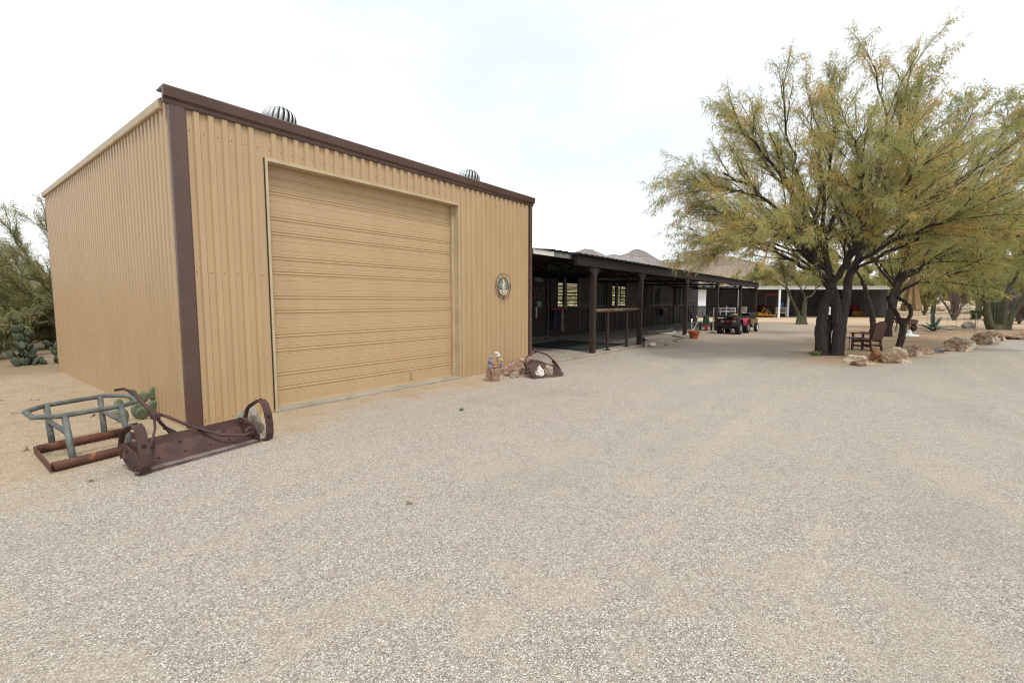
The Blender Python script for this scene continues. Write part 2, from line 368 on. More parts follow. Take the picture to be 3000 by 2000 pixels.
# loose stones lying on the yard near the viewer
def pebbles():
    rs = np.random.RandomState(3); n = 18000
    u = rs.rand(n); rad = 1.1 + 9.5 * u ** 1.15; th = YAW + (rs.rand(n) - .5) * R(108)
    x = rad * np.cos(th); y = rad * np.sin(th); keep = ~((y > 6.6) & (x > 1.9)) & ((y < 4.6) | (rs.rand(n) < .22)); x, y = x[keep], y[keep]; n = len(x)
    s = .0026 + .0038 * rs.rand(n) ** 2.4
    base = np.array([(1, 0, 0), (0, 1, 0), (-1, 0, 0), (0, -1, 0), (0, 0, .75), (0, 0, -.5)], float)
    V = base[None] * s[:, None, None] * (.65 + .7 * rs.rand(n, 6, 1)); a = rs.rand(n) * 6.28
    ca, sa = np.cos(a)[:, None], np.sin(a)[:, None]
    V = np.stack([V[..., 0] * ca - V[..., 1] * sa * .75 + x[:, None], V[..., 0] * sa + V[..., 1] * ca * .75 + y[:, None], V[..., 2] + .0015], -1)
    F = np.array([(0, 1, 4), (1, 2, 4), (2, 3, 4), (3, 0, 4), (1, 0, 5), (2, 1, 5), (3, 2, 5), (0, 3, 5)])
    F = F[None] + 6 * np.arange(n)[:, None, None]
    me = bpy.data.meshes.new('gravel'); mesh_np(me, V.reshape(-1, 3), F.reshape(-1, 3))
    m, t, p = newmat('loose_stones'); rnd_ = t.n('NewGeometry').outputs['Random Per Island']
    rp = t.n('ValToRGB'); e = rp.color_ramp.elements; e[0].color = (*hexc('7f7a77'), 1); e[1].color = (*hexc('efebe4'), 1)
    for q, h in ((.25, 'a59d97'), (.5, 'c6beb3'), (.7, 'cdbfae')): k = e.new(q); k.color = (*hexc(h), 1)
    t.put(rp.inputs[0], rnd_); t.put(p.inputs['Base Color'], rp.outputs[0]); p.inputs['Roughness'].default_value = .9
    o = link('gravel', me, m, None, True); tag(o, 'loose pale gravel stones scattered over the yard', 'gravel', kind='stuff')
def mesh_np(me, V, F):
    V = np.ascontiguousarray(V, np.float32); F = np.ascontiguousarray(F, np.int32); k = F.shape[1]
    me.vertices.add(len(V)); me.vertices.foreach_set('co', V.ravel())
    me.loops.add(F.size); me.loops.foreach_set('vertex_index', F.ravel())
    me.polygons.add(len(F)); me.polygons.foreach_set('loop_start', np.arange(0, F.size, k, dtype=np.int32))
    me.polygons.foreach_set('loop_total', np.full(len(F), k, np.int32)); me.update(calc_edges=True); me.validate()
pebbles()

# ------------------------------------------------------------------ mountains
def pxdir(u, v):
    cp, sp = math.cos(PITCH), math.sin(PITCH)
    a, b = (u - 1500) / 1361.7, -(v - 1000) / 1361.7
    fwd = (FW[0] * cp, FW[1] * cp, -sp); up = (FW[0] * sp, FW[1] * sp, cp)
    d = [fwd[i] + b * up[i] for i in range(3)]; d[0] += a * RT[0]; d[1] += a * RT[1]
    return math.atan2(d[1], d[0]), d[2] / math.hypot(d[0], d[1])
def mountain_mat(name, a, b, c, speck, sc):
    m, t, p = newmat(name); pos = t.n('NewGeometry').outputs['Position']
    n = t.noise(pos, sc, 8, .65); col = t.mix(t.sm(n, .35, .65), a, b)
    col = t.mix(t.sm(t.noise(pos, sc * .3, 6, .6), .48, .66), col, c)
    v = t.n('TexVoronoi'); v.inputs['Scale'].default_value = sc * 6; t.put(v.inputs['Vector'], pos)
    col = t.mix(t.sm(v.outputs[0], .42, .2, 0, .7), col, speck)
    t.put(p.inputs['Base Color'], col); p.inputs['Roughness'].default_value = 1; p.inputs['Specular IOR Level'].default_value = 0
    t.put(p.inputs['Normal'], t.bump(n, .8, 6)); return m
def ridge(name, label, pts, dist, depth, m, seed, rough):
    az = [pxdir(u, v) for u, v in pts]; az.sort()
    A = np.array([q[0] for q in az]); E = np.array([q[1] for q in az]); nu, nv = 220, 40; mbm = MB()
    for i in range(nu + 1):
        a = A[0] + (A[-1] - A[0]) * i / nu; el = np.interp(a, A, E); H = max(el * dist + CAMH, 0)
        for j in range(nv + 1):
            q = j / nv; rr = dist + depth * (q * 2.1 - 1.0)
            k = 1 - abs(q * 2.1 - 1.0) if q * 2.1 < 1 else 1 - (q * 2.1 - 1.0) * .85
            x, y = rr * math.cos(a), rr * math.sin(a)
            f = fnoise((x / depth * 3.2, y / depth * 3.2, seed), 6); e = 1 - (1 - 2 * abs(k - .5)) * .0
            side = (1 - k) * k * 4
            z = H * (k ** 1.15) * (1 + rough * .9 * f * side) + rough * .05 * H * f - 3 * (1 - k)
            mbm.v.append((x, y, z))
    for i in range(nu):
        for j in range(nv):
            a = i * (nv + 1) + j; mbm.f.append((a, a + 1, a + nv + 2, a + nv + 1))
    o = mbm.build(name, m, smooth=True, fix=False); tag(o, label, None, kind='structure')
M_MTF = mountain_mat('far_mountain_rock', hexc('8d8683'), hexc('79726f'), hexc('99918d'), hexc('69645f'), .012)
M_MTN = mountain_mat('near_mountain_scrub', hexc('8e7f72'), hexc('7a6c62'), hexc('998a78'), hexc('5f5a4a'), .03)
ridge('mountain_range', 'far grey brown mountain range with two peaks', [(1200, 800), (1500, 768), (1640, 752), (1690, 738), (1713, 732), (1736, 735), (1758, 745), (1775, 751), (1790, 746), (1803, 745), (1815, 749), (1840, 741), (1852, 733), (1866, 729), (1880, 732), (1893, 737), (1925, 757), (1947, 768), (1990, 785), (2100, 800), (2400, 830), (2800, 860)], 2600, 900, M_MTF, 1.7, .35)
ridge('near_hills', 'nearer brown scrubby hills in front of the mountains', [(1500, 830), (1750, 800), (1900, 780), (1947, 768), (1965, 765), (2000, 764), (2040, 758), (2056, 749), (2080, 747), (2095, 753), (2130, 750), (2165, 757), (2230, 770), (2330, 795), (2450, 812), (2600, 818), (2750, 815), (2900, 808), (3050, 812), (3300, 830)], 900, 380, M_MTN, 5.1, .3)
ridge('side_hill', 'dark scrub covered hill behind the palo verde at left', [(-700, 760), (-300, 790), (-100, 808), (30, 822), (60, 816), (110, 812), (200, 826), (400, 840), (600, 850)], 420, 200, M_MTN, 9.3, .3)

# ------------------------------------------------------------------ tan metal shed
def rib_profile(length, pitch, w, h, start=.08):
    p = [(0, 0)]; a = start
    while a + w < length:
        p += [(a - w * .5, 0), (a - w * .33, h), (a + w * .33, h), (a + w * .5, 0)]; a += pitch
    p.append((length, 0)); return p
SX, SY, SW, SD, SH = 2.11, 6.81, 7.47, 8.12, 4.02
shed = thing('metal_shed', 'tan corrugated metal shed with brown trim and a big roll-up door', 'shed', (SX, SY, 0))
DX0, DX1, DZ = 1.10, 4.90, 3.56
mb = MB(); PW, PHT = .088, .03
mb.sheet(rib_profile(DX0 - .02, .162, PW, PHT, .25), (0, 0, -.02), (1, 0, 0), (0, -1, 0), (0, 0, 1), SH)
mb.sheet(rib_profile(DX1 - DX0 + .04, .162, PW, PHT, .12), (DX0 - .02, 0, DZ + .03), (1, 0, 0), (0, -1, 0), (0, 0, 1), SH - DZ - .05)
mb.sheet(rib_profile(SW - DX1 - .02, .162, PW, PHT, .10), (DX1 + .02, 0, -.02), (1, 0, 0), (0, -1, 0), (0, 0, 1), SH)
for k_ in range(1, 8):
    a_ = .25 + .162 * 6 * k_ - .06
    z0_, z1_ = (DZ + .06, SH - .03) if DX0 - .1 < a_ < DX1 + .1 else (-.01, SH - .03)
    if a_ < SW - .2: mb.box(a_, a_ + .004, -.0035, -.0015, z0_, z1_)
fw = mb.build('front_wall', M_TAN, shed, solid=.002)
mb = MB(); mb.sheet(rib_profile(SD, .152, .10, .05, .1), (0, 0, -.08), (0, 1, 0), (-1, 0, 0), (0, 0, 1), SH + .05)
lw = mb.build('side_wall', M_TAN, shed, solid=.002)
mb = MB(); mb.box(0, SD - .05, -.0, .004, 0, 0); 
mb = MB(); mb.sheet(rib_profile(SD, .152, .075, .03, .1), (SW, 0, -.08), (0, 1, 0), (1, 0, 0), (0, 0, 1), SH + .05)
mb.build('side_wall', M_TAN, shed, solid=.002)
mb = MB(); mb.sheet(rib_profile(SW, .162, PW, PHT, .1), (0, SD, -.08), (1, 0, 0), (0, 1, 0), (0, 0, 1), SH + .05)
mb.build('back_wall', M_TAN, shed, solid=.002)
# corner trims: an L of folded brown sheet on each corner
def corner(x, y, sx, sy, w1, w2, name='corner_trim'):
    m_ = MB(); e = .040
    # front leg and side leg, with a small return fold
    m_.prism([(0, 0), (w1, 0), (w1, .012), (.012, .012), (.012, w2), (0, w2)], (x - sx * e, y - sy * e, -.03), (sx, 0, 0), (0, sy, 0), (0, 0, 1), SH - .015)
    m_.bar((x + sx * (w1 - e + .004), y - sy * .012, -.02), (x + sx * (w1 - e + .004), y - sy * .012, SH - .06), .012, .03)
    return m_.build(name, M_BROWN, shed, bevel=.004)
corner(0, 0, 1, 1, .165, .07); corner(SW, 0, -1, 1, .10, .16); corner(0, SD, 1, -1, .1, .03); corner(SW, SD, -1, -1, .1, .1)
# brown front fascia with gutter profile
mb = MB()
prof = [(-.015, 3.955), (-.036, 3.955), (-.046, 3.97), (-.046, 4.01), (-.085, 4.032), (-.105, 4.14), (-.09, 4.158), (.16, 4.15), (.16, 4.13), (-.015, 4.12)]
mb.prism(prof, (-.10, 0, 0), (0, 1, 0), (0, 0, 1), (1, 0, 0), SW + .18); mb.build('front_fascia', M_BROWN, shed, bevel=.004)
# pale rake trim along the side walls
for sx, x in ((-1, -.03), (1, SW + .03)):
    mb = MB(); mb.prism([(0, 3.95), (sx * .045, 3.95), (sx * .055, 3.965), (sx * .06, 4.05), (sx * .02, 4.085), (0, 4.085)], (x, .18, 0), (1, 0, 0), (0, 0, 1), (0, 1, 0), SD - .12)
    mb.build('rake_trim', M_TANL, shed, bevel=.004)
mb = MB(); mb.sheet(rib_profile(SW - .04, .305, .06, .03, .2), (.02, .18, 4.07), (1, 0, 0), (0, 0, 1), (0, 1, 0), SD - .2); mb.build('roof', M_TANL, shed, solid=.002)
# foundation
mb = MB(); mb.box(.05, SW - .05, .03, SD - .03, -.2, -.01); mb.box(DX0 - .05, DX1 + .05, -.06, .0299, -.1, .035); mb.box(DX0 + .001, DX1 - .001, .03, .3, -.1, .034); mb.build('foundation', M_CONC, shed, bevel=.01)
# door frame
mb = MB()
mb.box(DX0 - .035, DX0, -.032, .17, -.02, DZ + .05); mb.box(DX1, DX1 + .035, -.032, .17, -.02, DZ + .05)
mb.box(DX0, DX1, -.031, .17, DZ, DZ + .049)
mb.box(DX0 + .0, DX0 + .055, .10, .16, .03, DZ - .001); mb.box(DX1 - .055, DX1, .10, .16, .03, DZ - .001)
mb.build('door_frame', M_TANL, shed, bevel=.003)
mb = MB(); mb.box(DX0 + .055, DX0 + .072, .12, .17, .04, DZ - .01); mb.build('door_seal', M_BLACK, shed)
mb = MB(); mb.box(DX0 - .046, DX0 - .0355, -.016, -.001, -.0, DZ + .04); mb.build('jamb_gap_shade', M_BLACK, shed)  # black strip stands in for the shade in the slit beside the frame
M_SCREW = mat('dull_screw_head', '#9c866a', '#8a765c', 9, .6, .3)
# sectional door: strong V steps and fine grooves
prof = [(.04, .0)]; S = .573
def groove(z, d=.0035, hw=.006): return [(z - hw, 0), (z, -d), (z + hw, 0)]
k = 0; zb = .31; lines = []
z = zb
while z < DZ - .02:
    for q, strong in ((0, 1), (.052, 0), (.104, 0), (.212, 1), (.267, 0), (.325, 0), (.457, 0), (.515, 0)):
        if z + q < DZ - .05: lines.append((z + q, strong))
    z += S
lines = [(.205, 0), (.26, 0)] + lines; lines.sort()
for z, strong in lines:
    if strong: prof += [(z - .03, .0), (z - .016, .009), (z - .004, .009), (z + .008, -.010), (z + .018, -.008), (z + .026, 0)]
    else: prof += groove(z)
prof.append((DZ - .002, 0))
door = thing('x', None, None)
bpy.data.objects.remove(door)
mb = MB(); mb.sheet([(a, b) for a, b in prof], (DX0 + .072, .165, 0), (0, 0, 1), (0, -1, 0), (1, 0, 0), DX1 - DX0 - .127)
dr = mb.build('roll_up_door', M_DOOR, shed, solid=.003)
mb = MB(); mb.box(DX0 + .075, DX1 - .058, .145, .17, .034, .062); mb.build('bottom_seal', M_TANL, dr)
mb = MB(); mb.tube([(3.74, .155, .27), (3.74, .12, .27), (3.745, .115, .22), (3.75, .12, .15), (3.75, .155, .15)], .009, 8); mb.box(3.72, 3.77, .147, .158, .12, .30); mb.build('door_handle', M_TANL, dr)
mb = MB()
for z in (.06, 1.98, 3.72):
    a = .17
    while a < SW - .1:
        if not (DX0 - .1 < a < DX1 + .1 and z < DZ): mb = MB(); mb.lathe([(.0075, 0), (.0065, .008), (.001, .01)], 6, (a, -.001, z), (0, -1, 0)); mb.build('wall_screw', M_SCREW, fw)
        a += .162
# turbine vents
M_VANE = mat('dull_galvanised_vane', (.55, .57, .58), (.42, .44, .45), 8, .5, .7)
def turbine(x, y, z):
    m_ = MB(); m_.lathe([(.17, .03), (.16, .05), (.15, .07), (.15, .16)], 28, (x, y, z)); base = m_.build('turbine_vent', M_GALV, shed, smooth=False)
    m_ = MB(); nb = 20; rows = 12
    for b in range(nb):
        o = len(m_.v)
        for i in range(rows + 1):
            q = i / rows; ph = -1.2 + 2.7 * q; rad = .225 * math.cos(ph * .93) + .008; zz = .35 + .20 * math.sin(ph * .93); tw = 2 * math.pi * b / nb + .35 * q
            for da, dr_ in ((0, .014), (.08, .02), (.18, .010), (.265, -.012)):
                a = tw + da; rr = max(rad + dr_ * min(1, rad / .15), .01); m_.v.append((x + rr * math.cos(a), y + rr * math.sin(a), z + zz))
        for i in range(rows):
            for k_ in range(3): m_.f.append((o + i * 4 + k_, o + i * 4 + k_ + 1, o + (i + 1) * 4 + k_ + 1, o + (i + 1) * 4 + k_))
    m_.build('turbine_blades', M_VANE, base, smooth=True, solid=.002)
    m_ = MB(); m_.lathe([(.15, .15), (.185, .25), (.195, .35), (.17, .46), (.08, .53), (.01, .545)], 20, (x, y, z)); m_.build('turbine_gap_shade', mat('vent_gap_shade', '#4a4d4e', '#3c3f40', 4, .6), base)  # added dark body so the gaps between the blades read as shade
    m_ = MB(); m_.lathe([(.075, .545), (.05, .558), (.012, .562)], 20, (x, y, z)); m_.build('turbine_cap', M_GALV, base)
turbine(1.58, .55, 4.02); turbine(5.85, .55, 4.02)

# ------------------------------------------------------------------ oval plaque on the shed wall
pl = thing('wall_plaque', 'oval cut metal plaque with horses hanging on the tan wall right of the door', 'plaque', (8.45, 6.77, 1.96))
EX, EZ, EN = (1, 0, 0), (0, 0, 1), (0, -1, 0)
def oval(rx, rz, n=48): return [(rx * math.cos(2 * math.pi * i / n), rz * math.sin(2 * math.pi * i / n)) for i in range(n)]
M_PLQ = mat('weathered_dark_plaque_metal', '#6d6252', '#4c443b', 12, .6, .4); M_PLB = mat('blue_grey_plaque_metal', '#8f939c', '#797e88', 10, .5, .3); M_PLC = mat('cream_plaque_metal', '#d8d2b0', '#c3bd9b', 10, .5, .2)
mb = MB()
for rx, rz in ((.27, .29), (.195, .205)): mb.tube([(a, -.012, b) for a, b in oval(rx, rz)], .0075, 6, closed=True)
mb.bar((0, -.012, -.2), (0, -.012, -.3), .012); mb.lathe([(.022, 0), (.022, .012)], 10, (0, -.004, -.285), EN)
mb.build('plaque_ring', M_PLQ, pl)
mb = MB()
rs_ = random.Random(4)
for i in range(13):      # cut-out characters round the upper arc, too small and worn to read
    a = R(163 - i * 12.2); cx, cz = .233 * math.cos(a), .249 * math.sin(a); ux = (math.sin(a), 0, -math.cos(a)); uy = (math.cos(a), 0, math.sin(a))
    if i == 5: continue
    h, wd = .026, .013; O = Vector((cx, -.014, cz)); ux, uy = Vector(ux), Vector(uy)
    mb.bar(O - ux * wd - uy * h, O - ux * wd + uy * h, .008, .006, EN)
    if rs_.random() < .7: mb.bar(O - ux * wd + uy * h, O + ux * wd + uy * h, .008, .006, EN)
    if rs_.random() < .6: mb.bar(O + ux * wd - uy * h, O + ux * wd + uy * h, .008, .006, EN)
    if rs_.random() < .7: mb.bar(O - ux * wd, O + ux * wd, .008, .006, EN)
    mb.build('plaque_letter', M_PLC, pl); mb = MB()
horse = [(-.02, -.12), (-.02, -.05), (-.035, .0), (-.03, .06), (-.012, .10), (-.02, .135), (-.005, .155), (.008, .16), (.016, .145), (.03, .11), (.028, .095), (.016, .10), (.02, .06), (.038, .01), (.034, -.05), (.03, -.12), (.02, -.12), (.018, -.06), (.004, -.04), (-.008, -.06), (-.01, -.12)]
mb = MB()
for cx, s, dz in ((-.125, .85, .0), (-.075, .95, .02), (.08, .95, .02), (.13, .8, .0)): mb.prism([(cx + a * s, dz - .02 + b * s) for a, b in horse], (0, -.012, 0), EX, EZ, EN, .004)
mb.build('plaque_horse_group', M_PLB, pl)
mb = MB()
for cx, s in ((-.018, 1.1), (.035, .85)): mb.prism([(cx + a * s, -.01 + b * s) for a, b in horse], (0, -.018, 0), EX, EZ, EN, .004)
mb.build('plaque_front_horse', M_PLC, pl)
mb = MB(); mb.prism([(.185 * math.cos(R(a)), .2 * math.sin(R(a))) for a in range(-155, -24, 8)], (0, -.012, 0), EX, EZ, EN, .005); gr_ = mb.build('plaque_ground', M_PLC, pl)
mb = MB()
for x0, x1, z0 in ((-.13, -.02, -.12), (.0, .12, -.135), (-.08, .0, -.15), (-.03, .05, -.17)): mb.prism([(x0, z0), ((x0 + x1) / 2, z0 + .008), (x1, z0 + .002), ((x0 + x1) / 2, z0 - .006)], (0, -.0175, 0), EX, EZ, EN, .003)
mb.build('plaque_cut_line', M_PLQ, gr_)
mb = MB()
for a, b in ((-.205, -.06), (.205, -.06), (-.19, .02), (.19, .03)):
    mb = MB(); mb.lathe([(.016, 0), (.016, .01), (.004, .014)], 8, (a, -.014, b), EN); mb.build('plaque_stud', M_GALV, pl)

# ------------------------------------------------------------------ long horse barn
BX0, BX1, BY, WY, BB, ZS = 9.66, 37.5, 6.5, 10.9, 15.0, .07
barn = thing('horse_barn', 'long low dark brown horse barn with an open shed row under its roof', 'barn', (BX0, BY, 0))
def B(): 
    m_ = MB(); return m_
def bb(m_, x0, x1, y0, y1, z0, z1): return m_.box(x0 - BX0, x1 - BX0, y0 - BY, y1 - BY, z0, z1)
mb = B(); bb(mb, BX0, 38.6, BY - .04, BB + .5, -.25, ZS); mb.build('floor_slab', M_CONC, barn, bevel=.015)
# roof: corrugated sheet, ribs run down the slope
slope = .10
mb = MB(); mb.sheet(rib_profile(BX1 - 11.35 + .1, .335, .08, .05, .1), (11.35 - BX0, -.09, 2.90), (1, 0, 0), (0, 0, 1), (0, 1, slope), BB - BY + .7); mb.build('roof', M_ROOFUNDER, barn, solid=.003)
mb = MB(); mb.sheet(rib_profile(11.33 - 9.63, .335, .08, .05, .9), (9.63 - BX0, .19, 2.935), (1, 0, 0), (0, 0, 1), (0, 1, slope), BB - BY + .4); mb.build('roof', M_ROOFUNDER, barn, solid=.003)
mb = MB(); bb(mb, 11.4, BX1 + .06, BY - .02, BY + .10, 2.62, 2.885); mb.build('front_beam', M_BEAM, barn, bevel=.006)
mb = MB(); bb(mb, 9.63, 10.55, 6.72, 6.76, 2.80, 2.925); mb.build('fascia_board', M_WHITE, barn, label='short white fascia board at the shed end')
mb = MB(); bb(mb, 10.552, 11.85, 6.722, 6.758, 2.80, 2.925); mb.build('fascia_board', mat('grey_green_fascia', '#7f8076', '#6d6e64', 3, .6), barn, label='grey green fascia board')
PXS = [12.5, 16.1, 21.3, 26.6, 32.2, 37.1]
for i, x in enumerate(PXS):
    mb = B(); bb(mb, x - .08, x + .08, BY + .0, BY + .16, ZS, 2.62); po = mb.build('post', M_DKWOOD, barn, bevel=.008)
    mb = MB(); mb.prism([(-.34, 2.615), (.34, 2.615), (.34, 2.56), (.2, 2.47), (.12, 2.36), (-.12, 2.36), (-.2, 2.47), (-.34, 2.56)], (x - BX0, .015, 0), EX, EZ, (0, 1, 0), .07); mb.build('corbel', M_BEAM, po, bevel=.006)
# purlins and trusses under the roof
mb = B()
for y in (8.0, 9.5, 10.8, 12.2, 13.6, 14.9): bb(mb, BX0, BX1, y, y + .06, 2.80 + (y - BY) * slope - .06, 2.80 + (y - BY) * slope + .06)
mb.build('purlins', M_BEAM, barn)
for x in PXS[:1] + [14.3] + PXS[1:]:
    mb = MB(); a = x - BX0
    mb.bar((a, .12, 2.52), (a, WY - BY, 2.62), .05, .1); mb.bar((a, .12, 2.80), (a, WY - BY, 2.8 + 4.4 * slope), .05, .08)
    for q0, q1 in ((.3, 1.4), (2.6, 1.4), (2.6, 3.9)): mb.bar((a, q0, 2.55), (a, q1, 2.80 + q1 * slope), .04, .04)
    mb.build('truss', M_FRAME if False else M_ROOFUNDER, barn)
# stall fronts, repeated bay by bay
LOW, TOPZ, SILL = 1.36, 2.72, 1.42
def bars(m_, x0, x1, y, zs, r=.017):
    for z in zs: m_.tube([(x0 - BX0, y - BY, z), (x1 - BX0, y - BY, z)], r, 6)
# tack room end wall (near the shed)
mb = B(); bb(mb, BX0, 16.55, WY, WY + .05, ZS, 3.2); tw = mb.build('tack_room_wall', M_STALL, barn)
mb = B(); bb(mb, BX0, 16.55, WY - .05, WY - .002, TOPZ, TOPZ + .08); bb(mb, BX0, 16.55, WY - .04, WY - .002, ZS, ZS + .1)
bb(mb, 16.52, 16.62, WY - .08, WY - .001, 1.35, 3.15); bb(mb, 16.52, 16.62, WY - .08, WY - .001, ZS, .35); mb.build('wall_frame', M_FRAME, tw)
mb = B(); bb(mb, 15.72, 15.78, WY - .05, WY - .001, .95, 1.38); mb.build('door_pull', M_WHITE, tw)
starts = [16.62, 21.98, 27.3, 32.65]; END = 38.3
for i, x in enumerate(starts):
    xe = starts[i + 1] if i < 3 else END; sp = xe - x
    w0, w1, w2, w3 = x + .70, x + 1.30, x + 1.52, x + 2.62     # window 1, post, window 2
    if i == 3: w3 = w2 + .5
    # lower boards
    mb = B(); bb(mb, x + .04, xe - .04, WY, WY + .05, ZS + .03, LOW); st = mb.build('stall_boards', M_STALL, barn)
    mb = B()
    for xx in [x, w1 + .11, w3 + .1] + [w3 + .1 + (xe - w3 - .1) * q for q in (.36, .7)]: bb(mb, xx - .025, xx + .025, WY - .03, WY - .001, ZS, LOW)
    bb(mb, x, xe, WY - .035, WY + .052, LOW, LOW + .06); bb(mb, x, xe, WY - .05, WY + .052, TOPZ, TOPZ + .08)
    bb(mb, w1, w2, WY - .05, WY + .05, LOW + .06, TOPZ); bb(mb, w3, w3 + .1, WY - .045, WY + .05, LOW + .06, TOPZ)
    bb(mb, x - .04, x + .04, WY - .055, WY + .0, ZS, 3.1)
    mb.build('stall_frame', M_FRAME, barn)
    mb = B(); bb(mb, x + .06, w0 - .03, WY - .11, WY - .07, LOW + .05, 2.64); bb(mb, x + .02, w0, WY - .12, WY - .06, LOW + .0, LOW + .05); mb.build('stall_shutter', M_STALL, barn)
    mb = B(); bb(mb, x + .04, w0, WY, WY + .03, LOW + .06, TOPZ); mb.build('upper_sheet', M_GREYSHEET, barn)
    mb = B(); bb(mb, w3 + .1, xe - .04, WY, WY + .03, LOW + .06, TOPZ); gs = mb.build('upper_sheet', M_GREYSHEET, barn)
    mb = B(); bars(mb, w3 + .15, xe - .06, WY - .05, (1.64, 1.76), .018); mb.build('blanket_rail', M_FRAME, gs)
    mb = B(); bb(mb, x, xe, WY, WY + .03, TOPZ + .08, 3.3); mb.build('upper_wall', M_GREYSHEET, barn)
    mb = B(); bars(mb, w0, w1, WY + .01, (1.52, 1.64, 1.76, 1.88, 2.0, 2.14, 2.3, 2.46)); mb.build('window_bars', M_BLACK, barn)
    mb = B(); bars(mb, w2, w3, WY + .01, (1.52, 1.64, 1.76, 1.88, 2.0, 2.14, 2.3, 2.46)); mb.build('window_bars', M_BLACK, barn)
    # partition between the stalls: boards below, bars above
    mb = B(); bb(mb, xe - .04, xe + .0, WY + .06, BB - .06, ZS, LOW); mb.build('stall_partition', M_STALL, barn)
    mb = MB()
    for z in (1.5, 1.7, 1.9, 2.1, 2.3, 2.5): mb.tube([(xe - .02 - BX0, WY - BY + .06, z), (xe - .02 - BX0, BB - BY - .06, z)], .02, 6)
    mb.build('partition_bars', M_BLACK, barn)
# back wall: boards below, open with rails above
mb = B(); bb(mb, BX0, END, BB, BB + .05, ZS, 1.3); bb(mb, BX0, 16.5, BB + .001, BB + .049, 1.3, 3.5); bb(mb, 16.5, END, BB + .001, BB + .049, 2.75, 3.55); mb.build('back_wall', M_STALL, barn)
mb = B()
for x in np.arange(16.5, END + .1, 2.72): bb(mb, x - .06, x + .06, BB - .03, BB - .001, ZS, 3.2)
for z in (1.5, 1.72, 1.94, 2.16, 2.5): mb.tube([(16.5 - BX0, BB - BY + .02, z), (END - BX0, BB - BY + .02, z)], .022, 6)
mb.build('back_rails', M_DKWOOD, barn)
mb = B(); bb(mb, END, END + .05, WY, BB, ZS, 3.4); mb.build('end_wall', M_GREYSHEET, barn)
mb = B(); bb(mb, 16.5, 16.54, WY + .06, BB - .06, ZS, 3.3); mb.build('tack_room_partition', M_STALL, barn)

# hitching rail between the first two posts
hr = thing('hitching_rail', 'brown pipe hitching rail between the two nearest barn posts', 'rail', (12.58, 6.6, ZS))
mb = MB(); mb.tube([(.01, 0, 1.26), (3.43, 0, 1.28)], .058, 12); mb.build('rail', mat('worn_brown_pipe', '#6b5242', '#57402f', 6, .5, .1, .1, c3='#8f8274', s3=3, lo3=.55, hi3=.7), hr, smooth=True)
for x in (.98, 2.44):
    mb = MB(); mb.tube([(x, 0, .012), (x, 0, 1.215)], .045, 10); mb.box(x - .11, x + .11, -.09, .09, 0, .012); mb.build('rail_post', M_DKWOOD, hr)
# rubber mat
mb = MB(); mb.prism([(12.85, 6.92), (15.85, 6.98), (16.05, 9.75), (13.0, 9.55)], (0, 0, ZS + .001), (1, 0, 0), (0, 1, 0), (0, 0, 1), .016)
tag(mb.build('rubber_mat', M_MAT, bevel=.004), 'dark rubber mat lying on the barn walkway behind the hitching rail', 'mat')
# signs and notices on the tack-room wall
M_BRAND = mat('dull_gold_lettering', '#a18a5a', '#8a7348', 10, .6)
s1 = thing('notice_sign', 'small grey green notice at the top of the tack room wall', 'sign', (15.95, WY - .012, 2.52)); mb = MB(); mb.box(-.3, .3, -.012, 0, -.09, .09); mb.build('notice_board', mat('grey_green_sign', '#7d8a86', '#707c78', 5, .6), s1, bevel=.003)
s2 = thing('brand_board', 'dark board of dull gold brand marks on the tack room wall', 'sign', (15.75, WY - .012, 1.98)); mb = MB(); mb.box(-.62, .62, -.014, 0, -.34, .34); mb.build('backing_board', M_STALL, s2, bevel=.003)
mb = MB(); rs_ = random.Random(11)
for row, (z, h) in enumerate(((.2, .075), (-.03, .08), (-.19, .06))):
    for c in range(11 if row == 0 else 8):
        x = -.55 + c * (1.1 / (10 if row == 0 else 7))
        if rs_.random() < .12: continue
        mb.bar((x - .02, -.018, z - h), (x - .02, -.018, z + h * rs_.uniform(.4, 1)), .014, .01)
        if rs_.random() < .7: mb.bar((x - .03, -.018, z + h * rs_.uniform(-.6, .8)), (x + .035, -.018, z + h * rs_.uniform(-.6, .8)), .014, .01)
        if rs_.random() < .5: mb.bar((x + .025, -.018, z - h), (x + .025, -.018, z + h * .6), .014, .01)
mb.build('brand_mark', M_BRAND, s2)
s3 = thing('paper_notice', 'pale green paper notice pinned low on the tack room wall', 'notice', (15.98, WY - .008, 1.52)); mb = MB(); mb.box(-.17, .17, -.006, 0, -.13, .13); mb.build('paper', mat('pale_green_paper', '#8fa391', '#83978a', 5, .8), s3)
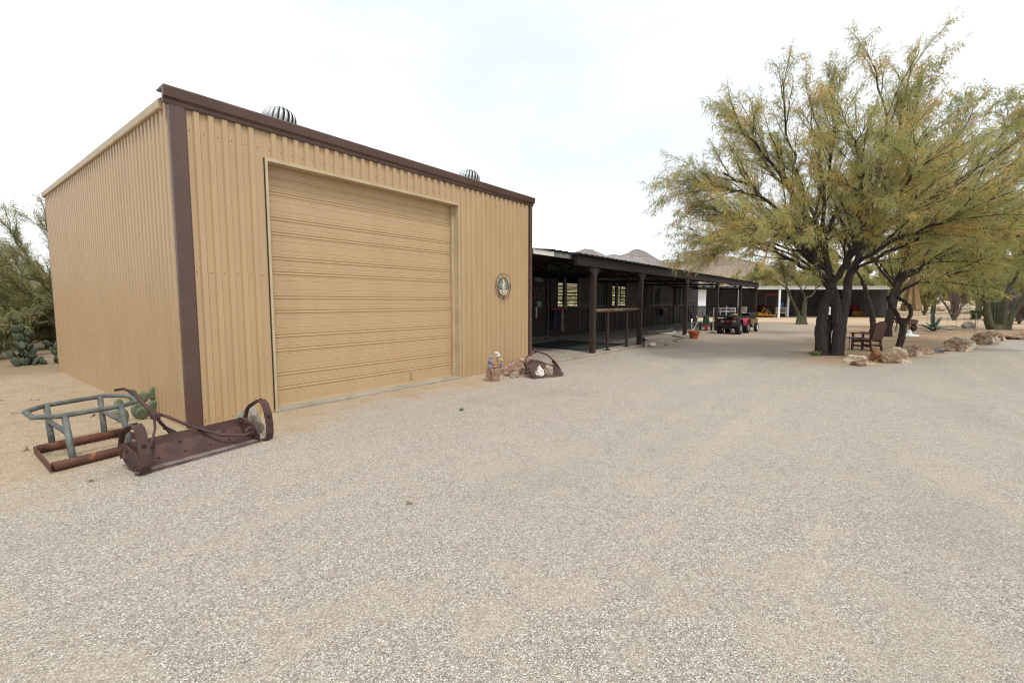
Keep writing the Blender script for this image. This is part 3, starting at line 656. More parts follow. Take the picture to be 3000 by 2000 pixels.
# halters and lead ropes
hl = thing('halter_rack', 'rack of hanging halters and lead ropes under the first stall window', 'tack', (17.35, WY - .14, 0))
mb = MB(); mb.box(-.6, .7, .0, .1, 1.26, 1.33)
for k in range(9): mb.tube([(-.5 + k * .13, 0, 1.28), (-.5 + k * .13, -.07, 1.26), (-.5 + k * .13, -.08, 1.30)], .009, 5)
mb.build('rack_bar', M_REDT, hl)
for nm, m_, x0, n_, zl in (('rope', mat('purple_rope', '#4a3f63', '#3a3250', 8, .9), -.42, 5, .45), ('rope', mat('dark_blue_rope', '#2c3550', '#252c44', 8, .9), -.2, 4, .55), ('rope', mat('tan_lead_rope', '#9d8b80', '#7f6d68', 8, .9), .16, 4, .3), ('rope', mat('green_lead_rope', '#2e4a40', '#263d35', 8, .9), .42, 3, .6), ('rope', mat('red_halter_strap', '#6b2824', '#57211e', 8, .9), -.05, 3, .95)):
    mb = MB()
    for k in range(n_):
        a = x0 + (k - n_ / 2) * .045; q = rnd.uniform(-.05, .08)
        mb.tube([(a, -.05, 1.27), (a + .02, -.07, 1.0), (a - .01 + q, -.06, zl + .25), (a + .03 + q, -.07, zl), (a + .08 + q, -.06, zl + .04), (a + .075 + q * .5, -.07, .8), (a + .05, -.06, 1.26)], .016, 6)
    mb.build(nm, m_, hl, smooth=True)
# grooming caddy & dark gear by the fourth bay
gb = thing('feed_bucket', 'dark bucket with a tan brush box hanging on the barn wall by the third post', 'bucket', (29.75, WY - .25, 1.05)); mb = MB(); mb.lathe([(.15, -.35), (.19, .1), (.17, .1), (.14, -.3)], 16); mb.build('bucket', M_BLACK, gb); mb = MB(); mb.box(-.2, .25, -.16, -.06, .02, .13); mb.box(-.2, -.17, -.15, -.07, .13, .25); mb.build('brush_box', mat('tan_brushes', '#b09a78', '#97815f', 8, .8), gb)

# pipes and hose on the slab
def ground_tube(name, pts, r, m_, label, cat, z=ZS):
    o0 = Vector((pts[0][0], pts[0][1], z)); th = thing(name, label, cat, tuple(o0)); m2 = MB(); m2.tube([(p[0] - o0.x, p[1] - o0.y, (p[2] if len(p) > 2 else 0) + r) for p in pts], r, 8); m2.build('tube', m_, th, smooth=True); return th
ground_tube('white_pipe', [(22.9, 8.9), (24.4, 8.35), (25.0, 8.6), (25.6, 8.55)], .03, M_WHITE, 'long bent white plastic pipe lying farther back on the barn walkway', 'pipe')
ground_tube('white_pipe', [(21.9, 7.95), (22.6, 7.6), (23.0, 7.55), (23.6, 7.95), (24.0, 7.9)], .03, M_WHITE, 'shorter kinked white plastic pipe lying nearer the walkway edge', 'pipe')
hose = []
for i in range(25):
    q = i / 24; hose.append((21.3 - 2.6 * q, 6.9 - .95 * q + .25 * math.sin(q * 9), 0 if q < .72 else -.07 * min(1, (q - .72) * 9)))
ground_tube('garden_hose', hose, .018, mat('green_hose', '#5d6a4e', '#4e5a42', 8, .7), 'green garden hose trailing off the slab edge by the terracotta pot', 'hose', ZS)
hy = thing('yard_hydrant', 'frost-free yard hydrant with a white hose beside the third barn post', 'hydrant', (21.38, 6.32, -.01))
mb = MB(); mb.tube([(0, 0, 0), (0, 0, .95)], .03, 10); mb.build('standpipe', M_GALV, hy, smooth=True)
mb = MB(); mb.lathe([(.05, .9), (.07, .95), (.07, 1.06), (.04, 1.1), (.05, 1.15), (.02, 1.2)], 12); mb.bar((0, 0, 1.04), (.05, -.17, .98), .06); mb.bar((-.02, 0, 1.12), (.0, .2, 1.16), .03); mb.build('hydrant_head', M_BLACK, hy)
mb = MB(); mb.tube([(.05, -.17, .98), (.1, -.22, .9), (.16, -.2, .7), (.1, -.1, .45), (-.05, .05, .25), (-.3, .2, .1), (-.5, .25, .09)], .018, 8); mb.build('white_hose', M_WHITE, hy, smooth=True)
pot = thing('terracotta_pot', 'wide terracotta flower pot on the ground beside the hydrant', 'flower pot', (20.95, 6.08, 0))
mb = MB(); mb.lathe([(.155, 0), (.165, .02), (.205, .24), (.235, .24), (.24, .33), (.225, .335), (.205, .26), (.19, .25), (.18, .22)], 28); mb.build('pot', M_TERRA, pot, smooth=False)
mb = MB(); mb.lathe([(.18, .19), (.1, .22), (.02, .225)], 16); mb.build('soil', mat('potting_soil', '#3b2f26', '#2c231c', 20, 1), pot)
sp = thing('post_spigot', 'small black spigot on a pipe at the foot of the second barn post', 'spigot', (15.95, 6.36, 0)); mb = MB(); mb.tube([(0, 0, 0), (0, 0, .3)], .03, 8); mb.lathe([(.04, .2), (.06, .24), (.06, .3), (.03, .34)], 10); mb.bar((0, 0, .28), (.02, -.12, .24), .04); mb.bar((-.06, 0, .36), (.06, 0, .36), .02); mb.build('spigot', M_BLACK, sp)

# ------------------------------------------------------------------ rocks
def rock(name, label, loc, size, m_, seed, rz=0, flat=.0, group=None, sharp=.32, sub=4):
    import bmesh
    bm = bmesh.new(); bmesh.ops.create_icosphere(bm, subdivisions=sub, radius=1)
    rs_ = random.Random(seed); planes = []
    for k in range(11):
        n = Vector((rs_.uniform(-1, 1), rs_.uniform(-1, 1), rs_.uniform(-.6, 1))).normalized(); planes.append((n, rs_.uniform(.55, .85)))
    for v in bm.verts:
        p = v.co.copy()
        for n, d in planes:
            k = p.dot(n)
            if k > d: p -= n * (k - d) * .93
        q = 1 + sharp * .62 * fnoise((p.x * 1.7 + seed, p.y * 1.7, p.z * 1.7), 5) - sharp * .35 * max(0, fnoise((p.x * 2.6 + seed, p.y * 2.6 + 4, p.z * 4.2), 3)) + .06 * fnoise((p.x * 6 + seed, p.y * 6, p.z * 6), 3)
        p *= q; v.co = Vector((p.x * size[0], p.y * size[1], max(p.z, -.5) * size[2] + size[2] * .42))
    me = bpy.data.meshes.new(name); bm.to_mesh(me); bm.free()
    o = link(name, me, m_); o.location = loc; o.rotation_euler = (0, 0, rz)
    return tag(o, label, 'rock', group)
GB = 'border rocks along the drive'
ang = math.atan2(-.345, 1)
rock('rock', 'low reddish brown block at the near end of the rock border, closest to the drive', (14.6, .12, 0), (.34, .17, .15), M_ROCKB, 1, R(-52), group=GB)
rock('rock', 'flat pale slab lying behind the low reddish block of the rock border', (15.35, .22, 0), (.3, .13, .15), M_PALEROCK, 2, R(-60), group=GB)
rock('rock', 'rounded rusty orange rock left of the white veined one near the chair', (15.95, -.2, 0), (.24, .18, .25), rock_mat('rusty_rock', hexc('8a5a38'), hexc('9c744f'), hexc('b59a78'), hexc('5a3b28'), 5), 3, .4, group=GB)
rock('rock', 'white veined knobby rock, second large one from the near end of the border', (15.75, -.62, 0), (.38, .24, .28), M_ROCK, 4, R(-50), group=GB)
rock('rock', 'tan grey slab between the white veined rock and the small forked tree', (17.5, -.75, 0), (.34, .2, .22), M_PALEROCK, 5, R(-50), group=GB)
rock('rock', 'mottled pale rock just in front of the small forked tree', (18.1, -1.02, 0), (.35, .22, .26), M_ROCK, 6, R(-55), group=GB)
rock('rock', 'low dark and tan flat rock after the mottled pale one in the border', (19.0, -1.38, 0), (.36, .16, .14), M_ROCKB, 7, R(-50), group=GB)
rock('rock', 'small slate grey block between the low flat rock and the big boulder', (19.85, -1.75, 0), (.22, .13, .12), mat('slate_grey_stone', '#75716f', '#64605f', 9, .9, bump=.4, bscale=20), 8, R(-50), group=GB)
rock('rock', 'big craggy boulder in the middle of the rock border', (20.85, -2.35, 0), (.5, .34, .36), M_ROCK, 9, R(-45), sharp=.5, group=GB)
rock('rock', 'craggy pale rock leaning on the back of the big middle boulder', (22.3, -2.65, 0), (.42, .28, .34), M_PALEROCK, 10, R(-30), sharp=.45, group=GB)
rock('rock', 'tall slanting boulder with a raised end, right of the big craggy one', (24.9, -3.45, 0), (.6, .34, .44), M_ROCK, 12, R(-48), sharp=.5, group=GB)
rock('rock', 'squat tan rock beside the tall slanting boulder', (27.6, -4.25, 0), (.36, .26, .24), M_ROCK, 13, R(-40), group=GB)
rock('rock', 'long low ledge of rock at the right end of the border', (29.0, -5.1, 0), (.85, .3, .26), M_ROCK, 14, R(-55), group=GB)
rock('rock', 'pale long rock at the far right behind the ledge in the border', (30.2, -6.3, 0), (.85, .3, .27), M_PALEROCK, 15, R(-55), group=GB)
rock('rock', 'round grey brown boulder at the left foot of the green trunked tree', (39.0, -4.75, 0), (.38, .32, .32), M_GREYROCK, 16)
rock('rock', 'speckled grey rock standing inside the far runner of the rusty scraper', (2.48, 5.98, 0), (.17, .14, .26), M_GREYROCK, 17, .3)
rock('rock', 'long petrified wood log leaning between the stump planter and the bucket', (8.28, 6.22, 0), (.62, .22, .28), M_ROCKB, 18, R(-14), sharp=.45)
rock('rock', 'small flat grey stone in front of the petrified wood log', (7.82, 5.96, 0), (.17, .11, .09), M_DIRTSTONE, 19, .2)
rock('rock', 'small white rock beside the spigot at the second post', (16.15, 6.12, 0), (.24, .14, .13), M_QUARTZ, 20, .2)
for i in range(14):
    x, y = (rnd.uniform(.2, 1.6), rnd.uniform(9.5, 14.8)) if i < 9 else (rnd.uniform(-.2, 1.7), rnd.uniform(6.8, 9))
    o = rock('rock', 'small pale stone scattered on the dirt left of the tan shed', (x, y, -.01), (rnd.uniform(.03, .13), rnd.uniform(.03, .08), rnd.uniform(.02, .06)), M_DIRTSTONE, 30 + i, rnd.uniform(0, 3), group='stones scattered left of the shed', sub=2)

def weed(loc, label, h, m_, n, seed):
    t_ = thing('weed', label, 'weed', loc); rs2 = random.Random(seed); m2 = MB()
    for k in range(n):
        a = rs2.uniform(0, 6.28); r_ = rs2.uniform(.2, 1) * h; c = Vector((rs2.uniform(-.4, .4) * h, rs2.uniform(-.4, .4) * h, 0)); tip = c + Vector((r_ * math.cos(a), r_ * math.sin(a), h * rs2.uniform(.3, 1))); sd_ = Vector((-math.sin(a), math.cos(a), 0)) * h * .06
        m2.add([c - sd_, c + sd_, (c + tip) / 2 + sd_ + Vector((0, 0, h * .15)), tip], [(0, 1, 2), (0, 2, 3)])
    m2.build('blades', m_, t_, fix=False)
M_WEED = mat('green_weed', '#6f7f4d', '#5c6b40', 9, .8); M_DRY = mat('dry_weed', '#b8ac94', '#a2967f', 9, .9)
weed((2.33, 2.83, 0), 'dry grey brown tuft alone in the middle of the gravel', .04, M_DRY, 45, 1)
weed((4.9, 4.72, 0), 'small green weed on the gravel in front of the roll-up door', .05, M_WEED, 40, 2)
weed((16.4, 1.25, 0), 'pale green weed at the left foot of the split mesquite trunk', .2, M_WEED, 60, 3)
weed((16.9, 5.9, 0), 'low green weed patch along the barn slab right of the spigot', .06, M_WEED, 70, 4)
weed((.9, 5.45, 0), 'small dry weed on the dirt in front of the rusty skids', .035, M_DRY, 40, 5)
# ------------------------------------------------------------------ stump planter with flowers
stp = thing('stump_planter', 'petrified wood stump with metal flowers and a little cactus set on top by the wall', 'planter', (7.27, 6.02, 0), R(-12))
mb = MB(); n = 26; prof = []
for i in range(n):
    a = 2 * math.pi * i / n; prof.append((.215 * math.cos(a) * (1 + .12 * math.sin(3 * a + 1) + .06 * math.sin(7 * a)), .13 * math.sin(a) * (1 + .1 * math.sin(2 * a)), a))
for z, s in ((0, 1.08), (.06, 1.02), (.14, 1.0), (.22, .98), (.25, .93), (.262, .8), (.25, .3)):
    for x, y, a in prof:
        q = 1 + .05 * fnoise((x * 14, y * 14, z * 6)); mb.v.append((x * s * q, y * s * q, z + (.012 * fnoise((x * 9, y * 9, 2)) if z > .2 else 0)))
for k in range(6):
    for i in range(n): mb.f.append((k * n + i, k * n + (i + 1) % n, (k + 1) * n + (i + 1) % n, (k + 1) * n + i))
mb.f.append(tuple(6 * n + i for i in range(n)))
mb.build('stump', M_ROCKB, stp)
def flower(x, y, z, r, m_, tilt=.4, npet=8, stem=True, nm='flower'):
    m2 = MB(); ax = Vector((rnd.uniform(-tilt, tilt), -abs(tilt), 1)).normalized(); u = ax.orthogonal().normalized(); v = ax.cross(u); c = Vector((x, y, z))
    for k in range(npet):
        a = 2 * math.pi * k / npet; d = u * math.cos(a) + v * math.sin(a); s_ = ax.cross(d)
        m2.add([c, c + d * r * .55 + s_ * r * .3 + ax * r * .15, c + d * r + ax * r * .05, c + d * r * .55 - s_ * r * .3 + ax * r * .15], [(0, 1, 2, 3)])
    m2.lathe([(r * .25, 0), (r * .22, r * .2), (r * .05, r * .28)], 8, c, ax)
    f = m2.build(nm, m_, stp, fix=False)
    if stem: m3 = MB(); m3.tube([(x * .85, y * .8, .24), (x * .97, y, .24 + (z - .24) * .5), (x, y, z)], .004, 5); m3.build('flower_stem', M_PRICKLYD, f)
flower(-.02, -.03, .36, .055, M_PETAL[0]); flower(-.09, -.02, .33, .05, M_PETAL[1]); flower(-.07, -.07, .30, .05, M_PETAL[3]); flower(.10, -.03, .32, .055, M_PETAL[1])
flower(.05, .02, .56, .05, M_PETAL[4]); flower(.08, .02, .52, .055, M_PETAL[4]); flower(.04, .0, .50, .04, M_PETAL[4]); flower(.14, -.01, .42, .05, M_PETAL[4])
mb = MB()
for x, y, z, a, b in ((-.165, 0, .30, .035, .06), (-.14, .0, .40, .045, .055), (-.15, .0, .48, .025, .04), (-.12, -.01, .47, .022, .045)):
    mb.lathe([(a * math.sin(q), -b * math.cos(q)) for q in np.linspace(.02, 3.12, 9)], 10, (x, y, z))
mb.build('ornamental_cactus', M_PETAL[2], stp, smooth=True)
flower(-.18, -.03, .41, .045, M_PETAL[5], stem=False); flower(-.10, -.03, .47, .035, M_PETAL[5], stem=False)

# ------------------------------------------------------------------ drag scraper bucket with stones
bk = thing('drag_scraper', 'rusty round-backed drag scraper bucket with a bent bail near the barn corner', 'scraper', (8.33, 5.62, 0), R(-22))
mb = MB(); nu, nv = 18, 8
# local: x across, -y towards viewer (lip), +y back
for j in range(nv + 1):
    q = j / nv
    for i in range(nu + 1):
        a = -1 + 2 * i / nu
        wid = .40 - .05 * q; back = .34 * (1 - abs(a) ** 2.6)
        x = a * wid; y = -.30 + (back + .28) * q
        z = .015 + .30 * ((y + .30) / .62) ** 1.8 + .13 * abs(a) ** 4 * (.3 + .7 * min(1, q * 1.6))
        mb.v.append((x, y, z))
for j in range(nv):
    for i in range(nu): a = j * (nu + 1) + i; mb.f.append((a, a + 1, a + nu + 2, a + nu + 1))
mb.build('bowl', M_RUST, bk, smooth=True, solid=.014, fix=False)
mb = MB(); mb.prism([(-.4, -.31), (.4, -.31), (.36, -.25), (-.36, -.25)], (0, 0, .008), (1, 0, 0), (0, 1, 0), (0, 0, 1), .012); mb.build('cutting_edge', M_WEAR, bk)
mb = MB(); mb.tube([(-.41, -.12, .12), (-.40, -.08, .2), (-.36, .06, .38), (-.25, .1, .46), (-.02, .12, .52), (.2, .08, .45), (.36, 0, .3), (.40, -.08, .2), (.42, -.13, .12)], .017, 8); mb.lathe([(.035, 0), (.035, .05), (.015, .07)], 10, (-.07, .12, .51), (0, 0, 1)); mb.build('bail', M_RUST, bk, smooth=True)
mb = MB()
for s_ in (-1, 1): mb = MB(); mb.lathe([(.03, 0), (.03, .03), (.015, .045)], 8, (s_ * .40, -.12, .12), (s_, 0, 0)); mb.bar((s_ * .395, -.12, .11), (s_ * .37, .1, .3), .02, .05); mb.build('bail_bracket', M_RUST, bk)
rock('rock', 'white and pink quartz rock lying in the drag scraper bucket', (8.14, 5.53, .05), (.15, .12, .15), M_QUARTZ, 50, .3)
rock('rock', 'upright grey beige stone leaning beside the quartz in the scraper bucket', (8.36, 5.45, .03), (.075, .1, .19), M_DIRTSTONE, 51, .5)

# ------------------------------------------------------------------ pipe stand
ps = thing('pipe_stand', 'low grey pipe stand on rusty skids left of the tan shed corner', 'stand', (.7, 6.05, 0))
def lp(x, y, z=0): return (x - .7, y - 6.05, z)
mb = MB(); mb.tube([lp(.74, 6.04, .05), lp(1.55, 6.24, .05)], .045, 12); mb.build('skid', M_RUSTO, ps, smooth=True)
mb = MB(); mb.tube([lp(.74, 6.90, .05), lp(1.50, 7.05, .05)], .045, 12); mb.build('skid', M_RUSTO, ps, smooth=True)
mb = MB(); mb.bar(lp(.72, 6.0, .05), lp(.72, 6.92, .05), .012, .07); mb.build('skid_end_bar', M_RUSTO, ps)
mb = MB(); mb.bar(lp(1.55, 6.24, .05), lp(1.49, 7.03, .05), .012, .07); mb.build('skid_end_bar', M_RUSTO, ps)
HR = .47
RING = [(.67, 6.86), (.85, 7.12), (1.39, 7.3), (1.55, 7.09), (1.57, 6.63), (1.36, 6.43), (.85, 6.33), (.68, 6.48)]
mb = MB(); mb.tube([lp(x, y, HR) for x, y in RING], .026, 12, closed=True); mb.build('top_rail', M_PIPE, ps)
for (bx, by), (tx, ty) in [((.89, 6.08), (.89, 6.34)), ((.86, 6.93), (.86, 7.1)), ((1.31, 7.01), (1.34, 7.26)), ((1.36, 6.2), (1.35, 6.42))]:
    mb = MB(); mb.tube([lp(bx, by, .06), lp(tx, ty, HR)], .028, 12); mb.build('leg', M_PIPE, ps, smooth=True)
for a, b in (((.885, 6.24), (.86, 7.03)), ((1.355, 6.34), (1.33, 7.17))):
    mb = MB(); mb.tube([lp(*a, .31), lp(*b, .31)], .024, 8); mb.build('cross_brace', M_PIPE, ps, smooth=True)

# ------------------------------------------------------------------ rusty fresno scraper
fs = thing('fresno_scraper', 'rusty antique fresno scraper with hooped runners at the shed corner', 'scraper', (1.22, 5.31, 0), R(9.5))
W_ = 1.16
bowl = [(-.04, .012), (.08, .006), (.19, .03), (.28, .08), (.335, .15), (.355, .235)]
mb = MB(); m2 = [(b, z) for b, z in bowl]
mb.sheet(m2, (0, 0, 0), (0, 1, 0), (0, 0, 1), (1, 0, 0), W_); mb.build('bowl', M_RUST, fs, smooth=False, solid=.014)
mb = MB(); mb.prism([(-.045, .002), (.06, .016), (.06, .028), (-.045, .012)], (-.02, 0, 0), (0, 1, 0), (0, 0, 1), (1, 0, 0), W_ + .05); mb.build('cutting_edge', M_WEAR, fs)
for x in (0.0, W_):
    mb = MB(); mb.prism([(-.04, .012), (.08, .006), (.19, .03), (.28, .08), (.335, .15), (.36, .245), (.24, .25), (.07, .20), (-.02, .10)], (x - .007, 0, 0), (0, 1, 0), (0, 0, 1), (1, 0, 0), .014); e = mb.build('end_plate', M_RUST, fs, bevel=.003)
    mb = MB()
    for y, z in ((.03, .05), (.08, .07), (.24, .11), (.2, .2), (.3, .2)): mb = MB(); mb.lathe([(.016, -.02), (.016, .02)], 8, (x, y, z), (1, 0, 0)); mb.build('rivet', M_RUST, e)
    # hooped runner: flat bar bent into a loop
    s_ = -1 if x == 0 else 1
    pts = [(.33, .10), (.365, .22), (.32, .33), (.22, .40), (.10, .455), (.035, .465), (-.02, .43), (-.065, .33), (-.09, .2), (-.09, .09), (-.06, .02), (.03, .010)]
    xo = x + (.012 if s_ < 0 else .085); wdt = .09; t_ = .012; pp = []
    mb = MB(); kk = len(pts)
    for i, (y, z) in enumerate(pts):
        a = pts[max(i - 1, 0)]; b = pts[min(i + 1, kk - 1)]; d = Vector((b[0] - a[0], b[1] - a[1])).normalized(); nn = (-d.y, d.x); wv = wdt * (.55 if i < 3 else 1)
        for dx, dn in ((-wv / 2, -t_ / 2), (wv / 2, -t_ / 2), (wv / 2, t_ / 2), (-wv / 2, t_ / 2)): mb.v.append((xo + dx, y + nn[0] * dn, z + nn[1] * dn))
    for i in range(kk - 1):
        for j in range(4): mb.f.append((i * 4 + j, i * 4 + (j + 1) % 4, i * 4 + 4 + (j + 1) % 4, i * 4 + 4 + j))
    mb.f += [(0, 1, 2, 3), ((kk - 1) * 4 + 3, (kk - 1) * 4 + 2, (kk - 1) * 4 + 1, (kk - 1) * 4)]
    ru = mb.build('runner', M_RUST, fs, bevel=.002)
    mb = MB()
    for y, z in ((.12, .452), (.05, .470)): mb = MB(); mb.lathe([(.018, -.012), (.018, .012)], 8, (xo, y, z), (0, .1, 1)); mb.build('bolt', M_BLACK, ru)
    mb = MB(); mb.lathe([(.02, -.012), (.02, .012)], 8, (xo, -.078, .28), (0, -1, 0)); mb.build('bolt', M_BLACK, ru)
mb = MB(); mb.tube([(W_ - .05, .03, .12), (W_ - .16, .02, .11), (.84, .16, .14), (.66, .40, .25), (.52, .58, .37), (.45, .64, .41), (.40, .62, .40), (.41, .58, .36)], .017, 8); mb.build('bail_rod', M_RUST, fs, smooth=True)
mb = MB(); mb.tube([(.41, .60, .38), (.34, .44, .30), (.20, .22, .2), (.03, .06, .12)], .012, 8); mb.build('bail_rod', M_RUST, fs, smooth=True)
mb = MB(); mb.tube([(W_ - .07 + .05 * math.cos(q), .04, .13 + .05 * math.sin(q)) for q in np.linspace(0, 6.28, 13)[:-1]], .012, 6, closed=True); mb.build('bail_ring', M_RUST, fs)
mb = MB(); pts = [(.42, .60, .39), (.38, .70, .50), (.355, .80, .59), (.335, .88, .645), (.30, .95, .675), (.24, 1.0, .665)]; mb.tube(pts, [.016, .018, .018, .017, .016, .015], 8); mb.build('lever', M_RUST, fs, smooth=True)
mb = MB(); mb.tube([(.42, .6, .40), (.48, .63, .30), (.58, .68, .18), (.7, .72, .10)], .017, 8); mb.build('hitch_linkage', M_RUST, fs, smooth=True)
mb = MB(); mb.bar((.56, .67, .2), (.6, .5, .1), .012, .05); mb.bar((.52, .66, .24), (.68, .62, .10), .014, .04); mb.build('hitch_linkage', M_RUST, fs)
mb = MB(); mb.box(.385, .455, .56, .64, .36, .43); mb.build('hinge_block', M_RUST, fs, bevel=.01)
mb = MB()
for x in (.25, .5, .75, .95):
    for y, z in ((.22, .05), (.32, .14)): mb = MB(); mb.lathe([(.014, 0), (.012, .012), (.002, .016)], 8, (x, y - .01, z + .004), (0, -.6, .8)); mb.build('rivet', M_RUST, fs)

# ------------------------------------------------------------------ prickly pears
def pad(m_, c, d, h, wd, face, t=.018):
    """an oval cactus pad: base c, growing along d, facing face"""
    d = Vector(d).normalized(); f = Vector(face); f = (f - d * f.dot(d)).normalized(); s_ = d.cross(f); c = Vector(c); n, k = 12, 3
    o = len(m_.v)
    rings_ = [(-t, .55), (-t * .9, .85), (0, 1.0), (t * .9, .85), (t, .55)]
    for off, sc_ in rings_:
        for i in range(n):
            a = 2 * math.pi * i / n; y = .5 - .5 * math.cos(a); xw = math.sin(a) * (.78 + .3 * y)
            cy = .5 + (y - .5) * sc_; m_.v.append(tuple(c + d * h * cy + s_ * wd / 2 * xw * sc_ + f * off))
    for r_ in range(4):
        for i in range(n): m_.f.append((o + r_ * n + i, o + r_ * n + (i + 1) % n, o + (r_ + 1) * n + (i + 1) % n, o + (r_ + 1) * n + i))
    m_.f.append(tuple(o + i for i in reversed(range(n)))); m_.f.append(tuple(o + 4 * n + i for i in range(n)))
    return c + d * h
pp = thing('prickly_pear', 'small pale green prickly pear against the foot of the shed side wall', 'cactus', (1.92, 7.95, 0))
rs_ = random.Random(5)
for (c, d, h, wd) in (((-.22, -.1, 0), (-.5, -.1, 1), .22, .17), ((-.06, -.05, 0), (-.1, 0, 1), .24, .2), ((.06, 0, 0), (.35, 0, 1), .24, .18), ((-.10, -.04, .22), (-.2, 0, 1), .20, .14), ((.1, 0, .22), (.15, .1, 1), .20, .13), ((-.27, -.1, .18), (-.2, .2, 1), .14, .13), ((.02, .03, .2), (-.15, 0, 1), .16, .14), ((-.02, -.12, .0), (-.35, -.3, .8), .2, .17)):
    m2 = MB(); pad(m2, c, d, h, wd, (rs_.uniform(-.7, .5), -1, .2)); m2.build('pad', M_PRICKLY, pp, smooth=True)
def pear_clump(loc, label, n, seed, R_=1.0, H_=1.0):
    t_ = thing('prickly_pear', label, 'cactus', loc); rs2 = random.Random(seed)
    tips = []
    for k in range(n):
        if not tips or rs2.random() < .3: c = (rs2.uniform(-R_, R_), rs2.uniform(-R_ * .6, R_ * .6), 0)
        else: c = rs2.choice(tips)
        if c[2] > H_: continue
        m2 = MB(); tips.append(tuple(pad(m2, c, (rs2.uniform(-.6, .6), rs2.uniform(-.6, .6), 1), rs2.uniform(.16, .25), rs2.uniform(.12, .19), (rs2.uniform(-1, 1), rs2.uniform(-1, .6), rs2.uniform(-.3, .3))))); m2.build('pad', M_PRICKLYD, t_, smooth=True)
    return t_
pear_clump((2.0, 17.0, 0), 'big dark prickly pear clump beyond the far left corner of the shed', 95, 3, .42, .85)

# ------------------------------------------------------------------ trees
def V3(s, d, z): return np.array((s * RT[0] + d * FW[0], s * RT[1] + d * FW[1], z))
def smooth_path(P, rs_, n_per=5, amp=.04):
    P = [np.array(p, float) for p in P]; Q = [P[0] + (P[0] - P[1]) * .5] + P + [P[-1] + (P[-1] - P[-2]) * .5]; o = []
    for i in range(1, len(Q) - 2):
        for k in range(n_per):
            t = k / n_per; a, b, c, d = Q[i - 1:i + 3]
            o.append(.5 * ((2 * b) + (-a + c) * t + (2 * a - 5 * b + 4 * c - d) * t * t + (-a + 3 * b - 3 * c + d) * t ** 3))
    o.append(P[-1]); o = np.array(o)
    o[1:-1] += rs_.randn(len(o) - 2, 3) * amp; return o
class Tree:
    def __init__(s, seed): s.rs = np.random.RandomState(seed); s.V = []; s.F = []; s.nv = 0; s.tw = []
    def tube(s, P, r0, r1, n, flare=False):
        k = len(P); T = np.gradient(P, axis=0); T /= np.linalg.norm(T, axis=1)[:, None] + 1e-9
        ref = np.array((.31, .52, .8)); X = np.cross(T, ref); X /= np.linalg.norm(X, axis=1)[:, None] + 1e-9; Y = np.cross(X, T)
        r = np.linspace(r0, r1, k)
        a = np.arange(n) * 2 * math.pi / n
        rr = r[:, None] * (1 + (.14 * np.sin(3 * a + 1.3)[None] + .10 * np.sin(5 * a)[None] if n > 8 else 0))
        if flare: rr[0] *= 1.22; rr[1] *= 1.08
        C = P[:, None] + rr[..., None] * (np.cos(a)[None, :, None] * X[:, None] + np.sin(a)[None, :, None] * Y[:, None])
        s.V.append(C.reshape(-1, 3)); i = np.arange(k - 1)[:, None] * n; j = np.arange(n)[None]; j2 = (j + 1) % n
        s.F.append((np.stack([i + j, i + j2, i + n + j2, i + n + j], -1).reshape(-1, 4)) + s.nv); s.nv += k * n
    def grow(s, P, r, count, t0, length, side, up, droop, segs, n, rend=.3, jit=.12, shrink=.5):
        """branches along path P; returns list of (path, radius)"""
        res = []; k = len(P)
        for c in range(count):
            t = t0 + (1 - t0) * ((c + s.rs.rand()) / count); f = t * (k - 1); i = min(int(f), k - 2); p = P[i] + (P[i + 1] - P[i]) * (f - i)
            T = P[i + 1] - P[i]; T = T / (np.linalg.norm(T) + 1e-9); q = s.rs.randn(3); q -= T * q.dot(T); q /= np.linalg.norm(q) + 1e-9
            d = T + q * side * (.6 + .8 * s.rs.rand()); d[2] += up; d /= np.linalg.norm(d)
            L_ = length * (1 - shrink * t) * (.65 + .7 * s.rs.rand()); pts = [p]; st = L_ / segs
            for g_ in range(segs):
                d = d + s.rs.randn(3) * jit; d[2] += -droop * (g_ / segs); d /= np.linalg.norm(d); pts.append(pts[-1] + d * st)
            rr = r * (1 - .75 * t) * (.35 + .25 * s.rs.rand()); pts = np.array(pts); s.tube(pts, max(rr, .003), max(rr * rend, .0018), n); res.append((pts, rr))
        return res
    def leaves(s, paths, per, ln, wd, hang, spread=.06, t0=.1):
        Vs = []
        for P in paths:
            k = len(P); m_ = per; f = (t0 + (1 - t0) * s.rs.rand(m_)) * (k - 1); i = np.minimum(f.astype(int), k - 2); fr = (f - i)[:, None]
            p = P[i] + (P[i + 1] - P[i]) * fr; T = P[i + 1] - P[i]; T /= np.linalg.norm(T, axis=1)[:, None] + 1e-9
            d = T * .5 + s.rs.randn(m_, 3) * .75; d[:, 2] -= hang; d /= np.linalg.norm(d, axis=1)[:, None] + 1e-9
            q = np.cross(d, s.rs.randn(m_, 3)); q /= np.linalg.norm(q, axis=1)[:, None] + 1e-9
            l_ = (ln * (.6 + .8 * s.rs.rand(m_)))[:, None]; w_ = (wd * (.7 + .6 * s.rs.rand(m_)))[:, None]
            b = p + s.rs.randn(m_, 3) * spread * .4; mid = b + d * l_ * .5; tip = b + d * l_; tip[:, 2] -= l_[:, 0] * .22
            Vs.append(np.stack([b, mid + q * w_ * .5, tip, mid - q * w_ * .5], 1))
        V = np.concatenate(Vs).reshape(-1, 3); F = np.arange(len(V)).reshape(-1, 4); return V, F
    def build(s, root, bark, leafm, LV, bname='trunk', cname='crown'):
        me = bpy.data.meshes.new(bname); mesh_np(me, np.concatenate(s.V), np.concatenate(s.F)); link(bname, me, bark, root, True)
        if LV is not None:
            me = bpy.data.meshes.new(cname); mesh_np(me, *LV); link(cname, me, leafm, root)
